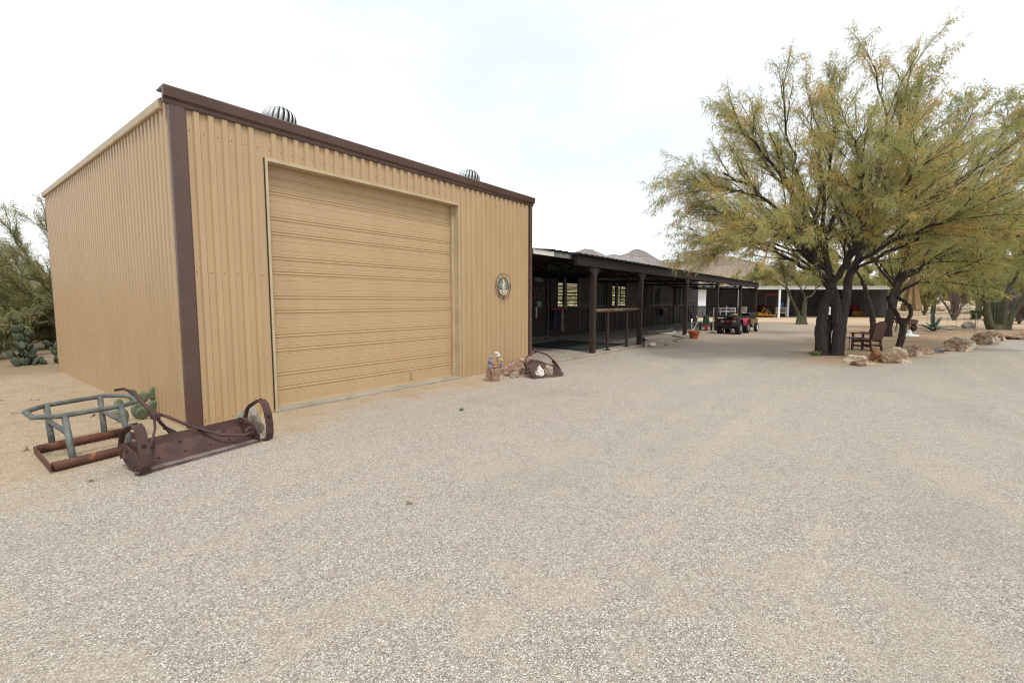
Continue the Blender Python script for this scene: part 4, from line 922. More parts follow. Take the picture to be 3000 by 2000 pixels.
def make_tree(name, label, cat, loc, seed, stems, limbs, bark, leafm, nb=12, nt=10, per=14, blen=2.2, tlen=.75, ln=.13, wd=.02, hang=.5, bup=.24, tup=.12, droop=.2, side=.5, group=None, trunk_n=14, b_t0=.28, tw2=0, bshrink=.45, tk=.72, lk=.7):
    root = thing(name, label, cat, loc, 0, group); T = Tree(seed); tw = []
    for pts, r0, r1 in stems: T.tube(smooth_path([V3(*p) for p in pts], T.rs, 6, .012), r0 * tk, r1 * tk, trunk_n, True)
    for pts, r0, r1 in limbs:
        P = smooth_path([V3(*p) for p in pts], T.rs, 5, .04); r0 = r0 * lk; T.tube(P, r0, r1, 9)
        for B_, rb in T.grow(P, r0, nb, b_t0, blen, side, bup, droop * .3, 7, 5, jit=.085, shrink=bshrink) + [(P[len(P) // 2:], r1)]:
            tws = T.grow(B_, max(rb, .02), nt, .12, tlen, side * 1.25, tup, droop, 4, 3, jit=.12)
            tw += [q[0] for q in tws]; tw.append(B_[len(B_) // 2:])
    T.build(root, bark, leafm, T.leaves(tw, per, ln, wd, hang)); return root

# --- big mesquite
stems = [
    ([(-.27, 0, -.05), (-.33, .02, .8), (-.26, .03, 1.4), (-.1, 0, 2.0)], .20, .16),
    ([(.14, 0, -.05), (.2, 0, .6), (.14, .02, 1.1), (.05, 0, 1.6), (-.05, 0, 2.0)], .2, .15),
    ([(.24, .05, -.05), (.3, .05, .9), (.38, .05, 1.6), (.46, .05, 2.4)], .20, .14),
    ([(-.02, .16, -.05), (-.02, .2, .6), (.05, .15, 1.2)], .2, .1)]
limbs = [
    ([(-.1, 0, 1.95), (-.4, 0, 2.4), (-.8, -.1, 2.95), (-1.3, -.3, 3.6), (-2.6, -.6, 4.6), (-3.7, -.6, 5.2)], .15, .02),
    ([(-.75, -.1, 2.9), (-1.7, -.6, 3.35), (-3.0, -1.0, 3.6), (-3.6, -1.2, 3.6)], .09, .015),
    ([(-.3, 0, 2.3), (-1.0, .9, 3.0), (-2.3, 1.6, 3.6), (-3.2, 1.9, 3.7)], .08, .015),
    ([(-1.3, -.3, 3.6), (-2.6, .3, 4.0), (-3.6, .6, 4.5)], .07, .012),
    ([(-.08, 0, 1.95), (-.15, .1, 2.7), (-.3, .3, 3.5), (-.7, .5, 4.8), (-1.2, .6, 6.3), (-1.55, .5, 8.2)], .13, .015),
    ([(-.4, .3, 3.8), (-1.3, .2, 4.9), (-2.3, 0, 5.9), (-3.2, -.2, 6.7)], .09, .012),
    ([(-.7, .5, 4.6), (-1.6, .9, 5.7), (-2.4, 1.2, 7.0)], .06, .012),
    ([(-.05, 0, 2.0), (.15, -.2, 2.7), (.4, -.4, 3.6), (.6, -.6, 4.9), (.7, -.6, 6.4), (.4, -.5, 8.1)], .13, .015),
    ([(.4, -.4, 3.6), (-.2, -1.2, 4.4), (-.9, -2.0, 5.1), (-1.7, -2.6, 5.6)], .08, .012),
    ([(.2, -.2, 2.9), (.2, -1.3, 3.7), (-.1, -2.4, 4.4), (-.5, -3.2, 4.8)], .08, .012),
    ([(.46, .05, 2.35), (.8, .1, 3.1), (1.2, .2, 4.2), (1.7, .2, 5.8), (1.85, .2, 7.0), (1.95, .1, 8.3)], .14, .015),
    ([(.8, .1, 3.1), (1.6, -.3, 4.0), (2.7, -.8, 4.9), (4.0, -1.0, 5.9)], .09, .012),
    ([(.5, .05, 2.5), (.9, .9, 3.5), (1.2, 1.8, 4.8), (1.4, 2.3, 6.2)], .09, .012),
    ([(.5, .0, 2.6), (.8, -1.0, 3.2), (1.4, -2.2, 3.7), (2.0, -3.0, 4.0)], .08, .012),
    ([(.6, -.6, 4.9), (1.2, -.7, 6.0), (1.6, -.7, 7.3)], .06, .01),
    ([(-.15, .1, 2.7), (-.1, .5, 4.0), (-.1, .9, 5.9), (-.4, 1.1, 7.9)], .09, .012),
    ([(-.3, .3, 3.5), (-.6, -.3, 5.0), (-.7, -.6, 6.2), (-.9, -.8, 7.3)], .07, .012),
    ([(.1, .1, 2.3), (-.4, 1.4, 3.4), (-.9, 2.4, 4.6), (-1.2, 3.0, 5.8)], .08, .012),
    ([(-.7, -.1, 2.9), (-1.6, -1.2, 3.4), (-2.6, -2.0, 3.5), (-3.4, -2.4, 3.3)], .06, .01),
    ([(-.7, 0, 2.9), (-1.7, .3, 3.3), (-2.7, .5, 3.3), (-3.7, .4, 3.0)], .05, .01),
    ([(-2.6, -.6, 4.6), (-3.4, -.2, 4.8), (-4.3, .2, 5.0)], .045, .008),
    ([(.2, -.2, 2.8), (.0, -1.3, 3.5), (-.4, -2.2, 4.0)], .05, .01),
    ([(.46, .05, 2.4), (1.0, -.6, 3.0), (1.6, -1.4, 3.4), (2.4, -2.0, 3.5)], .06, .01),
    ([(1.2, .2, 4.2), (2.2, .9, 5.0), (3.2, 1.4, 6.0)], .06, .01),
    ([(.5, .3, 3.0), (1.4, 1.0, 3.4), (2.6, 1.4, 3.6)], .06, .01)]
make_tree('mesquite_tree', 'large spreading mesquite tree with a dark split trunk and yellow green leaves', 'tree', (16.9, .9, 0), 11, stems, limbs, M_BARK, M_LEAF, nb=17, nt=13, per=21, blen=2.1, tlen=.62, ln=.135, wd=.0145, hang=.6, b_t0=.16)
# --- second mesquite, forked with a looped trunk
stems = [([(-.08, 0, -.05), (.05, 0, .35), (.1, 0, .85)], .13, .12),
         ([(.08, 0, .8), (-.08, 0, 1.1), (-.3, 0, 1.45), (-.48, 0, 1.75)], .09, .08),
         ([(.1, 0, .8), (.27, 0, 1.1), (.29, 0, 1.4), (.1, .02, 1.62), (-.12, .05, 1.75)], .075, .065)]
limbs = [([(-.42, 0, 1.65), (-.2, .1, 2.2), (.05, .2, 2.7), (.3, .3, 3.6), (.6, .4, 5.2), (.9, .4, 7.0)], .09, .012),
         ([(-.1, .1, 2.3), (.5, -.2, 2.8), (1.4, -.5, 3.3), (2.6, -.7, 4.0), (3.9, -.8, 5.0)], .08, .012),
         ([(-.12, .05, 1.9), (.3, -.3, 2.2), (1.0, -.6, 2.5), (2.0, -.9, 2.9), (3.2, -1.0, 3.0)], .06, .01),
         ([(.3, .3, 3.5), (1.0, .2, 4.6), (2.0, .1, 5.8), (3.0, 0, 7.2)], .08, .012),
         ([(.3, .3, 3.5), (1.4, .4, 4.4), (2.9, .4, 5.4), (4.6, .3, 6.6)], .08, .012),
         ([(-.1, .1, 2.4), (-.3, -.4, 3.2), (-.4, -.8, 4.4), (-.3, -1, 5.6)], .06, .012),
         ([(.2, .3, 3.1), (1.0, 1.2, 4.0), (2.0, 1.8, 4.8), (3.2, 2.2, 5.4)], .07, .012),
         ([(.5, -.2, 2.8), (1.5, .5, 3.9), (3.2, .8, 4.4), (5.0, .9, 4.6)], .06, .012),
         ([(.6, .4, 5.0), (1.6, .5, 6.3), (2.3, .5, 7.9)], .05, .01),
         ([(1.4, -.5, 3.3), (2.6, -1.2, 3.6), (4.2, -1.8, 3.5)], .05, .01),
     ([(2.0, .1, 5.8), (3.4, .2, 6.8), (5.0, .2, 7.6)], .05, .01), ([(2.9, .4, 5.4), (4.6, .6, 5.9), (6.4, .6, 6.0)], .05, .01), ([(2.6, -.7, 4.0), (4.0, -.4, 4.2), (5.8, -.2, 4.6)], .05, .01), ([(-.3, 0, 2.3), (-.6, .6, 3.2), (-.9, 1.0, 4.4), (-.8, 1.2, 5.8)], .05, .01), ([(3.9, -.8, 5.0), (5.0, -.8, 5.6), (6.2, -.9, 6.6)], .04, .01)]
make_tree('mesquite_tree', 'smaller dark mesquite whose forked trunk leaves a looped hole, by the chair', 'tree', (20.0, -.8, 0), 23, stems, limbs, M_BARK, M_LEAFG, nb=15, nt=12, per=22, blen=2.2, tlen=.72, ln=.15, wd=.018, hang=.5, trunk_n=12, b_t0=.16)
# --- third mesquite farther back
stems = [([(0, 0, -.05), (.1, 0, .9), (.3, 0, 1.8), (.45, 0, 2.6)], .26, .17), ([(-.45, .2, -.05), (-.55, .2, .9), (-.85, .2, 1.9), (-1.1, .2, 2.6)], .16, .1)]
limbs = [([(.45, 0, 2.5), (.8, 0, 3.4), (1.2, .2, 4.6), (1.5, .3, 6.2)], .14, .015), ([(.4, 0, 2.4), (1.4, -.3, 3.2), (2.9, -.5, 3.9), (4.4, -.5, 4.3)], .1, .012), ([(.3, 0, 2.2), (-.3, .2, 3.2), (-1.0, .4, 4.4), (-1.5, .5, 5.6)], .1, .012), ([(-1.1, .2, 2.5), (-1.9, .2, 3.4), (-2.8, .2, 3.9)], .08, .012), ([(.9, 0, 3.6), (2.2, .3, 4.6), (3.6, .5, 5.6)], .08, .012), ([(.5, 0, 2.6), (.7, -1.3, 3.3), (1.2, -2.4, 3.7)], .07, .012)]
make_tree('mesquite_tree', 'thick dark leaning mesquite standing behind the wooden chair', 'tree', (27.9, -.62, 0), 31, stems, limbs, M_BARK, M_LEAFG, nb=12, nt=9, per=26, blen=2.2, tlen=.85, ln=.18, wd=.034, hang=.5)
# --- green trunked palo verde at right
stems = [([(-.42, 0, -.05), (-.75, 0, .5), (-.9, 0, 1.2), (-1.05, 0, 1.9)], .27, .17), ([(.08, 0, -.05), (.1, 0, .9), (.12, 0, 1.8), (.35, 0, 2.6)], .22, .17), ([(.35, 0, -.05), (.5, 0, .6), (.85, 0, 1.3), (1.3, 0, 2.1)], .26, .15), ([(-.1, .1, -.05), (-.05, .1, .3)], .5, .3)]
limbs = [([(-1.05, 0, 1.85), (-1.5, 0, 2.1), (-2.6, -.2, 2.6), (-4.2, -.4, 3.2)], .13, .015), ([(-1.0, 0, 1.8), (-.9, .2, 2.7), (-1.5, .3, 4.0), (-2.2, .4, 5.4)], .12, .015), ([(.35, 0, 2.5), (.7, 0, 3.3), (.9, .2, 4.6), (.8, .3, 6.3)], .14, .015), ([(1.3, 0, 2.0), (2.2, 0, 3.0), (3.4, .2, 4.2), (4.6, .3, 5.2)], .13, .015), ([(.5, 0, 2.9), (-.2, -1, 3.6), (-1.2, -2.0, 4.2), (-2.4, -2.6, 4.4)], .1, .012), ([(-1.5, .3, 3.8), (-2.8, .5, 4.6), (-4.3, .5, 5.0)], .08, .012), ([(.8, .1, 4.0), (1.8, .3, 5.2), (2.8, .4, 6.6)], .08, .012), ([(.8, .1, 3.5), (1.3, -1.2, 4.2), (2.2, -2.2, 4.6)], .08, .012)]
make_tree('palo_verde_tree', 'green trunked palo verde with three stems at the right behind the rocks', 'tree', (38.5, -6.0, 0), 41, stems, limbs, M_PBARK, M_LEAFPV, nb=13, nt=10, per=32, blen=2.4, tlen=.9, ln=.22, wd=.042, hang=.4)
# --- little bare-stemmed palo verde in front of the machine shed
stems = [([(-.3, 0, -.05), (-.25, 0, .7), (-.7, 0, 1.6), (-1.15, 0, 2.6)], .18, .09), ([(.2, 0, -.05), (.1, 0, .8), (.2, 0, 1.7)], .24, .16), ([(0, .1, -.05), (0, .1, .6)], .42, .3)]
limbs = [([(-1.1, 0, 2.5), (-1.35, 0, 3.2), (-1.6, .1, 4.2)], .08, .012), ([(.2, 0, 1.6), (0, 0, 2.3), (-.5, 0, 3.0), (-.8, 0, 4.2)], .1, .012), ([(.2, 0, 1.6), (.7, 0, 2.3), (1.4, .1, 2.9), (2.2, .2, 3.6)], .1, .012), ([(-1.0, 0, 2.3), (-2.0, 0, 3.1), (-3.2, 0, 3.5)], .06, .012), ([(0, 0, 2.4), (.6, .3, 3.3), (1.2, .4, 4.4)], .06, .012)]
make_tree('palo_verde_tree', 'short palo verde with bare grey green forks in front of the machine shed', 'tree', (39.2, 3.9, 0), 43, stems, limbs, M_PBARK, M_LEAFPV, nb=10, nt=9, per=22, blen=1.6, tlen=.75, ln=.18, wd=.034, hang=.5, b_t0=.4)
# --- far palo verde with yellow green trunk, right of the umbrella
stems = [([(0, 0, -.1), (.05, 0, 1.2), (.2, 0, 2.4)], .36, .24)]
limbs = [([(.1, 0, 2.2), (-.9, 0, 3.6), (-2.2, 0, 4.8), (-4.0, 0, 6.0)], .24, .02), ([(.2, 0, 2.3), (.6, 0, 4.0), (1.0, 0, 6.2), (.8, 0, 8.6)], .22, .02), ([(.2, 0, 2.4), (1.6, 0, 4.2), (3.2, 0, 5.6), (5.4, 0, 7.0)], .2, .02), ([(.6, 0, 4.0), (-.8, .5, 5.6), (-2.2, .8, 7.4)], .14, .02), ([(.1, 0, 1.0), (1.2, 0, 2.1), (2.2, 0, 2.6), (3.6, 0, 2.3)], .14, .02)]
make_tree('palo_verde_tree', 'yellow trunked palo verde far back between the umbrella and the ocotillo', 'tree', (80.3, -6.3, hz(80.3, -6.3)), 47, stems, limbs, M_PBARK, M_LEAFPV, nb=11, nt=9, per=24, blen=3.0, tlen=1.2, ln=.4, wd=.1, hang=.3)
# --- palo verde behind the shed, left edge
stems = [([(0, 0, -.05), (-.05, 0, .5), (-.1, .1, 1.0)], .2, .14)]
limbs = [([(-.1, .1, .9), (-.6, 0, 1.7), (-1.3, 0, 2.8), (-1.9, 0, 4.0)], .09, .01), ([(-.1, .1, .9), (-.3, .2, 1.9), (-.7, .3, 3.2), (-1.0, .3, 4.3)], .09, .01), ([(-.1, .1, .9), (-.9, -.2, 1.3), (-2.0, -.4, 1.8), (-3.2, -.5, 2.3)], .08, .01), ([(-.1, 0, .8), (-.8, -.6, 1.0), (-1.8, -1.0, 1.1), (-2.8, -1.2, 1.0)], .07, .01),
         ([(-.5, 0, 1.6), (-1.4, .5, 2.3), (-2.6, .8, 3.0)], .06, .01), ([(0, .1, .9), (.3, .2, 2.0), (.4, .3, 3.4), (.2, .3, 4.6)], .08, .01), ([(-.1, .1, 1.0), (-.7, -.8, 1.9), (-1.2, -1.3, 2.9)], .06, .01), ([(-.9, 0, 2.2), (-1.9, -.2, 2.7), (-2.8, -.3, 3.4)], .05, .01), ([(-.1, 0, .6), (-1.0, .2, .7), (-2.2, .3, .6)], .05, .01)]
make_tree('palo_verde_tree', 'feathery olive palo verde reaching out from behind the far left corner of the tan shed', 'tree', (3.35, 20.8, 0), 53, stems, limbs, M_PBARK, M_LEAFPV, nb=17, nt=13, per=18, blen=1.35, tlen=.62, ln=.10, wd=.013, hang=.0, bup=.3, tup=.3, droop=.0, side=.45, b_t0=.15)
# --- shrubs and trees beyond: one mesh of each kind, copied
def small_tree(name, label, cat, loc, seed, h, leafm, bark, group, wide=1.0, per=11, ln=.3, wd=.07, nst=6):
    rs_ = random.Random(seed); st, lb = [], []
    for k in range(nst):
        a = 2 * math.pi * k / nst + rs_.uniform(-.4, .4); ww = wide * h * rs_.uniform(.3, .55); hh = h * rs_.uniform(.65, .95)
        lb.append(([(0, 0, .0), (ww * .2 * math.cos(a), ww * .2 * math.sin(a), hh * .3), (ww * .55 * math.cos(a), ww * .55 * math.sin(a), hh * .65), (ww * math.cos(a), ww * math.sin(a), hh)], h * .022, .008))
    st.append(([(0, 0, -.1), (0, 0, h * .08)], h * .04, h * .03))
    return make_tree(name, label, cat, loc, seed, st, lb, bark, leafm, nb=9, nt=8, per=per * 2, blen=h * .34, tlen=h * .14, ln=ln, wd=wd, hang=.3, group=group, trunk_n=8, b_t0=.2)
GT = 'desert trees behind the buildings'
def polar(u, dist, v=900):
    a, _ = pxdir(u, v); return dist * math.cos(a), dist * math.sin(a)
def place(u, dist): x, y = polar(u, dist); return (x, y, hz(x, y) - .05)
kA = small_tree('desert_tree', 'yellow green desert tree behind the barn end of the white shed roof', 'tree', place(2140, 84), 61, 6.2, M_LEAFY, M_PBARK, GT)
kB = small_tree('desert_tree', 'olive desert tree right of the yellow green one behind the white shed roof', 'tree', place(2230, 88), 62, 6.6, M_LEAFPV, M_PBARK, GT)
rows = [(kA, 2320, 80, 1.0, 'pale olive tree above the white shed roof behind the main trunk'), (kB, 2420, 90, 1.1, 'bushy tree above the white shed roof right of the main trunk'),
        (kA, 2060, 105, .75, 'small yellow green tree just above the barn roof end'), (kB, 2560, 95, 1.05, 'olive tree showing between the two dark mesquite trunks'),
        (kA, 2660, 120, .9, 'yellow green tree far behind the patio umbrella'), (kB, 2800, 110, .9, 'olive tree far behind the ocotillo'), (kA, 2870, 95, .8, 'yellow green tree far behind the left stem of the palo verde'),
        (kB, 2950, 80, 1.0, 'olive tree behind the right stems of the palo verde'), (kA, 3020, 70, .9, 'yellow green tree at the right edge of the picture'), (kB, 2740, 150, 1.0, 'distant olive tree on the slope right of the far palo verde')]
rows += [(kA, 2600, 66, 1.0, 'bushy yellow green tree directly behind the patio umbrella'), (kB, 2520, 72, 1.0, 'olive tree over the right end of the machine shed'), (kB, 2710, 74, .8, 'rounded olive tree left of the far yellow trunked palo verde'), (kA, 2905, 62, .9, 'yellow green tree just left of the column cactus'), (kB, 2985, 58, .85, 'olive tree right behind the rightmost palo verde stem'), (kA, 2460, 78, .95, 'yellow green tree over the machine shed roof behind the split trunk')]
for k_, u, d_, s_, lab in rows: copy_tree(k_, place(u, d_), rnd.uniform(0, 6), lab, s_)
GL = 'scrub beyond the left end of the shed'
kS = small_tree('desert_shrub', 'dusty olive shrub at the left edge beyond the pale stones', 'shrub', (1.3, 19.2, 0), 71, 1.6, M_LEAFD, M_SPINE, GL, 1.3, 10, .12, .03, 8)
for x, y, s_, lab in ((2.9, 22.5, 1.2, 'dusty shrub hugging the far left wall corner'), (.2, 21.5, 1.3, 'dark dusty shrub farthest left under the palo verde'), (2.0, 26.0, 1.6, 'taller dusty shrub behind the palo verde trunk'), (.6, 28, 1.7, 'dusty shrub in the back row left of the taller one'), (3.4, 30, 1.8, 'dusty shrub in the back row nearest the shed')):
    copy_tree(kS, (x, y, 0), rnd.uniform(0, 6), lab, s_)
# far-off desert scrub that reads as one mass
def scrub():
    rs_ = np.random.RandomState(9); V = []; n = 900
    for k in range(n):
        a = YAW + (rs_.rand() - .5) * R(120) ; d_ = 110 + 330 * rs_.rand() ** 1.3
        u_ = a - YAW
        x, y = d_ * math.cos(a), d_ * math.sin(a); h = 1.2 + 2.6 * rs_.rand(); m_ = 60
        p = rs_.randn(m_, 3) * np.array((h * .55, h * .55, h * .3)) + np.array((x, y, hz(x, y) + h * .5)); p[:, 2] = np.maximum(p[:, 2], hz(x, y) + .05)
        d = rs_.randn(m_, 3); d /= np.linalg.norm(d, axis=1)[:, None]; q = np.cross(d, rs_.randn(m_, 3)); q /= np.linalg.norm(q, axis=1)[:, None]; l_ = h * .22
        V.append(np.stack([p - d * l_, p + q * l_ * .4, p + d * l_, p - q * l_ * .4], 1))
    V = np.concatenate(V).reshape(-1, 3); me = bpy.data.meshes.new('desert_scrub'); mesh_np(me, V, np.arange(len(V)).reshape(-1, 4))
    o = link('desert_scrub', me, M_LEAFD); tag(o, 'far-off desert scrub covering the plain', 'scrub', kind='stuff')
scrub()

# ------------------------------------------------------------------ desert plants at right
oc = thing('ocotillo', 'bare grey ocotillo with a fan of thin upright stems', 'ocotillo', (55.4, -5.8, 0)); mb = MB(); rs_ = random.Random(8)
for k in range(26):
    a = rs_.uniform(0, 6.28); sp_ = rs_.uniform(.25, 1.7); h = rs_.uniform(2.6, 5.6); x, y = math.cos(a), math.sin(a)
    mb.tube([(x * .08, y * .08, 0), (x * sp_ * .3, y * sp_ * .3, h * .35), (x * sp_ * .7, y * sp_ * .7, h * .7), (x * sp_, y * sp_, h)], [.05, .045, .035, .015], 5)
mb.build('stems', M_SPINE, oc)
mb = MB()
for k in range(420):
    a = rs_.uniform(0, 6.28); q = rs_.uniform(.1, .6); rr = rs_.uniform(.1, 1.0) * (.2 + q); p = Vector((rr * math.cos(a), rr * math.sin(a), q * 3.2)); d = Vector((rs_.uniform(-1, 1), rs_.uniform(-1, 1), rs_.uniform(0, 1))).normalized() * .22; s_ = d.orthogonal().normalized() * .03
    mb.add([p - s_, p + s_, p + d], [(0, 1, 2)])
mb.build('spines', M_SPINE, oc, fix=False)
ag = thing('agave', 'blue green agave with few thick arching leaves inside a wire cage', 'agave', (34.1, -2.75, 0)); 
for ds, dd, h, L_ in ((-1.5, .0, .35, 1.0), (1.5, -.1, .22, 1.0), (-.9, -.8, .12, .8), (.55, 0, .75, .7), (-.4, .1, .45, .5), (-.12, 0, 1.35, 1), (.3, -.9, .1, .6), (.1, .8, .3, .6), (1.0, .5, .15, .9)):
    m2 = MB(); tip = V3(ds * .85, dd, h); P = [np.zeros(3), tip * .4 + np.array((0, 0, .12)), tip * .75 + np.array((0, 0, .1 if abs(ds) > .5 else .02)), tip]
    side_ = np.cross(tip, (0, 0, 1)); nrm = np.linalg.norm(side_); side_ = side_ / nrm if nrm > .1 else V3(1, 0, 0)
    for p, wv in zip(P, (.1, .13, .08, .008)):
        upn = np.array((0, 0, .03))
        for q in (p - side_ * wv, p - upn, p + side_ * wv, p + upn * .3): m2.v.append(tuple(q + np.array((0, 0, .05))))
    for i in range(3):
        for j in range(4): m2.f.append((i * 4 + j, i * 4 + (j + 1) % 4, i * 4 + 4 + (j + 1) % 4, i * 4 + 4 + j))
    m2.f += [(0, 1, 2, 3), (12, 13, 14, 15)]; m2.build('leaf', M_AGAVE, ag)
M_WIRE = mat('dull_wire', '#8d867c', '#7a746b', 6, .6, .3)
wc = thing('wire_cage', 'low wire mesh cage standing around the agave', 'cage', (34.1, -2.75, 0)); mb = MB(); rr = 1.7
for k in range(28):
    a = 2 * math.pi * k / 28; mb.tube([(rr * math.cos(a), rr * math.sin(a), 0), (rr * math.cos(a), rr * math.sin(a), 1.0)], .0035, 4)
for z in (.1, .3, .5, .7, 1.0): mb.tube([(rr * math.cos(2 * math.pi * k / 28), rr * math.sin(2 * math.pi * k / 28), z) for k in range(28)], .0035, 4, closed=True)
mb.build('wire_mesh', M_WIRE, wc)
for k in (0, 9, 19):
    a = 2 * math.pi * k / 28; mb = MB(); mb.tube([(rr * 1.01 * math.cos(a), rr * 1.01 * math.sin(a), 0), (rr * 1.01 * math.cos(a), rr * 1.01 * math.sin(a), 1.05)], .012, 6); mb.build('cage_stake', M_WIRE, wc)
def ribbed(name, label, loc, r, h, m_, n=14):
    t_ = thing(name, label, 'cactus', loc); m2 = MB(); prof = [(r * .8, 0), (r, h * .3), (r * 1.02, h * .7), (r * .85, h * .92), (r * .4, h), (.01, h * 1.01)]; N2 = n * 2
    for rr, z in prof:
        for j in range(N2): a = 2 * math.pi * j / N2; q = rr * (1 if j % 2 else .82); m2.v.append((q * math.cos(a), q * math.sin(a), z))
    for i in range(len(prof) - 1):
        for j in range(N2): m2.f.append((i * N2 + j, i * N2 + (j + 1) % N2, (i + 1) * N2 + (j + 1) % N2, (i + 1) * N2 + j))
    m2.build('ribbed_stem', m_, t_); return t_
x, y = polar(2917, 46); ribbed('column_cactus', 'stout dark column cactus between the stems of the palo verde', (x, y, 0), .34, 1.7, M_CACT)
x, y = polar(2862, 60); bu = small_tree('green_bush', 'small bright green rounded bush right of the ocotillo', 'bush', (x, y, 0), 81, .85, M_BUSH, M_SPINE, None, .9, 12, .1, .035, 7)
x, y = polar(2868, 64); ribbed('column_cactus', 'pale slender cactus just behind the bright green bush', (x, y, 0), .25, 2.2, mat('pale_cactus', '#8b8a75', '#767561', 6, .8))
x, y = polar(2990, 50); small_tree('dry_shrub', 'grey leafless shrub at the right edge behind the palo verde', 'shrub', (x, y, 0), 83, 2.2, mat('dry_grey_twigs', '#7d6f68', '#665a55', 6, .9), M_SPINE, None, 1.2, 7, .2, .02, 8)
# pale rock outcrop along the far bank
GO = 'pale rocks along the far bank'
for i, (u, d_, sx, sz, lab) in enumerate(((2655, 92, 2.6, 1.0, 'pale rock heap on the far bank right of the umbrella'), (2700, 95, 2.4, 1.2, 'pale rocky bank left of the far yellow trunked tree'), (2762, 92, 1.7, .9, 'pale boulder just right of the far yellow trunked tree'), (2840, 88, 3.0, .8, 'long pale rock terrace behind the ocotillo'), (2872, 84, 2.4, .8, 'pale terrace rock left of the column cactus'), (2960, 78, 2.2, .9, 'pale rock behind the right stem of the palo verde'))):
    x, y = polar(u, d_); rock('rock', lab, (x, y, hz(x, y) - .1), (sx, 1.0, sz), M_PALEROCK, 90 + i, YAW - math.pi / 2 + rnd.uniform(-.2, .2), group=GO, sharp=.5)

# ------------------------------------------------------------------ chair, side table, umbrella
dv = math.atan2(.35 * 1, -1)   # chair faces towards the barn and away to the left
ch = thing('wooden_armchair', 'red brown wooden armchair with a curved back under the mesquite', 'chair', (19.4, .05, 0), R(-29.5)); ch.scale = (.93,) * 3
# local: +y front, x across, seat .42
for x in (-.29, .29):
    mb = MB(); mb.bar((x, .30, 0), (x, .30, .60), .06, .06); mb.build('leg', M_CHAIR, ch, bevel=.004)
    mb = MB(); mb.bar((x, -.34, 0), (x, -.26, .44), .06, .06); mb.bar((x, -.26, .43), (x, -.40, 1.0), .05, .05); mb.build('leg', M_CHAIR, ch, bevel=.004)
    mb = MB(); mb.box(x - .055, x + .055, -.36, .40, .601, .63); mb.build('armrest', M_CHAIR, ch, bevel=.006)
    mb = MB(); mb.bar((x, .29, .17), (x, -.32, .17), .03, .06); mb.bar((x, .29, .36), (x, -.28, .34), .03, .07); mb.build('side_rail', M_CHAIR, ch)
mb = MB()
for k in range(7): mb.bar((-.31, .32 - k * .095, .425 - k * .008), (.31, .32 - k * .095, .425 - k * .008), .085, .022)
mb.build('seat', M_CHAIR, ch, bevel=.003)
mb = MB(); prof = [(-.30, .40), (-.32, .9), (-.27, .99), (-.15, 1.04), (0, 1.055), (.15, 1.04), (.27, .99), (.32, .9), (.30, .40)]; mb.prism(prof, (0, -.215, 0), (1, 0, 0), (0, -.21, 1), (0, -1, -.2), .03); mb.build('backrest', M_CHAIR, ch, bevel=.004)
mb = MB(); mb.bar((-.29, .30, .30), (.29, .30, .30), .03, .06); mb.bar((-.29, -.31, .22), (.29, -.31, .22), .03, .06); mb.build('stretcher', M_CHAIR, ch)
tb = thing('side_table', 'small black metal side table in front of the wooden armchair', 'table', (18.85, .46, 0), R(-29.5)); mb = MB(); mb.box(-.24, .24, -.2, .2, .43, .452); mb.build('table_top', M_BLACK, tb, bevel=.004)
for x in (-.22, .22):
    for y in (-.18, .18): mb = MB(); mb.tube([(x, y, .43), (x * 1.05, y * 1.05, 0)], .011, 6); mb.build('leg', M_BLACK, tb)
um = thing('patio_umbrella', 'closed tan patio umbrella on a wooden pole behind the chair', 'umbrella', (28.9, -1.5, 0))
mb = MB(); mb.tube([(0, 0, .1), (0, 0, 3.1)], .03, 8); mb.build('pole', mat('orange_brown_pole', '#8b5a34', '#764a2a', 6, .6), um)
mb = MB(); mb.lathe([(.38, 0), (.36, .06), (.12, .1), (.05, .3)], 20); mb.build('base', M_WHITE, um)
mb = MB(); n = 16
for z, r_ in ((1.15, .34), (1.3, .35), (1.8, .26), (2.4, .16), (2.9, .07), (3.05, .025)):
    for j in range(n): a = 2 * math.pi * j / n; q = r_ * (1 + (.22 if j % 2 else -.18)); mb.v.append((q * math.cos(a), q * math.sin(a), z + (.06 * (j % 2) if z < 1.2 else 0)))
for i in range(5):
    for j in range(n): mb.f.append((i * n + j, i * n + (j + 1) % n, (i + 1) * n + (j + 1) % n, (i + 1) * n + j))
mb.build('canopy', M_TANCLOTH, um, smooth=False)
wb = thing('wheelbarrow', 'rusty red wheelbarrow behind the patio umbrella', 'wheelbarrow', (33.2, -1.55, 0), R(-40)); mb = MB()
mb.prism([(-.5, .75), (.5, .62), (.35, .38), (-.25, .42)], (0, -.32, 0), (1, 0, 0), (0, 0, 1), (0, 1, 0), .64); mb.build('tray', M_RUST, wb, bevel=.03)
mb = MB(); mb.lathe([(.19, -.05), (.2, 0), (.19, .05)], 16, (.55, 0, .2), (0, 1, 0)); mb.build('wheel', M_RUBBER, wb)
for y in (-.25, .25): mb = MB(); mb.bar((.55, y * .4, .2), (-.95, y, .62), .04); mb.bar((-.3, y, .42), (-.35, y, 0), .035); mb.build('handle_leg', M_WOODT, wb)

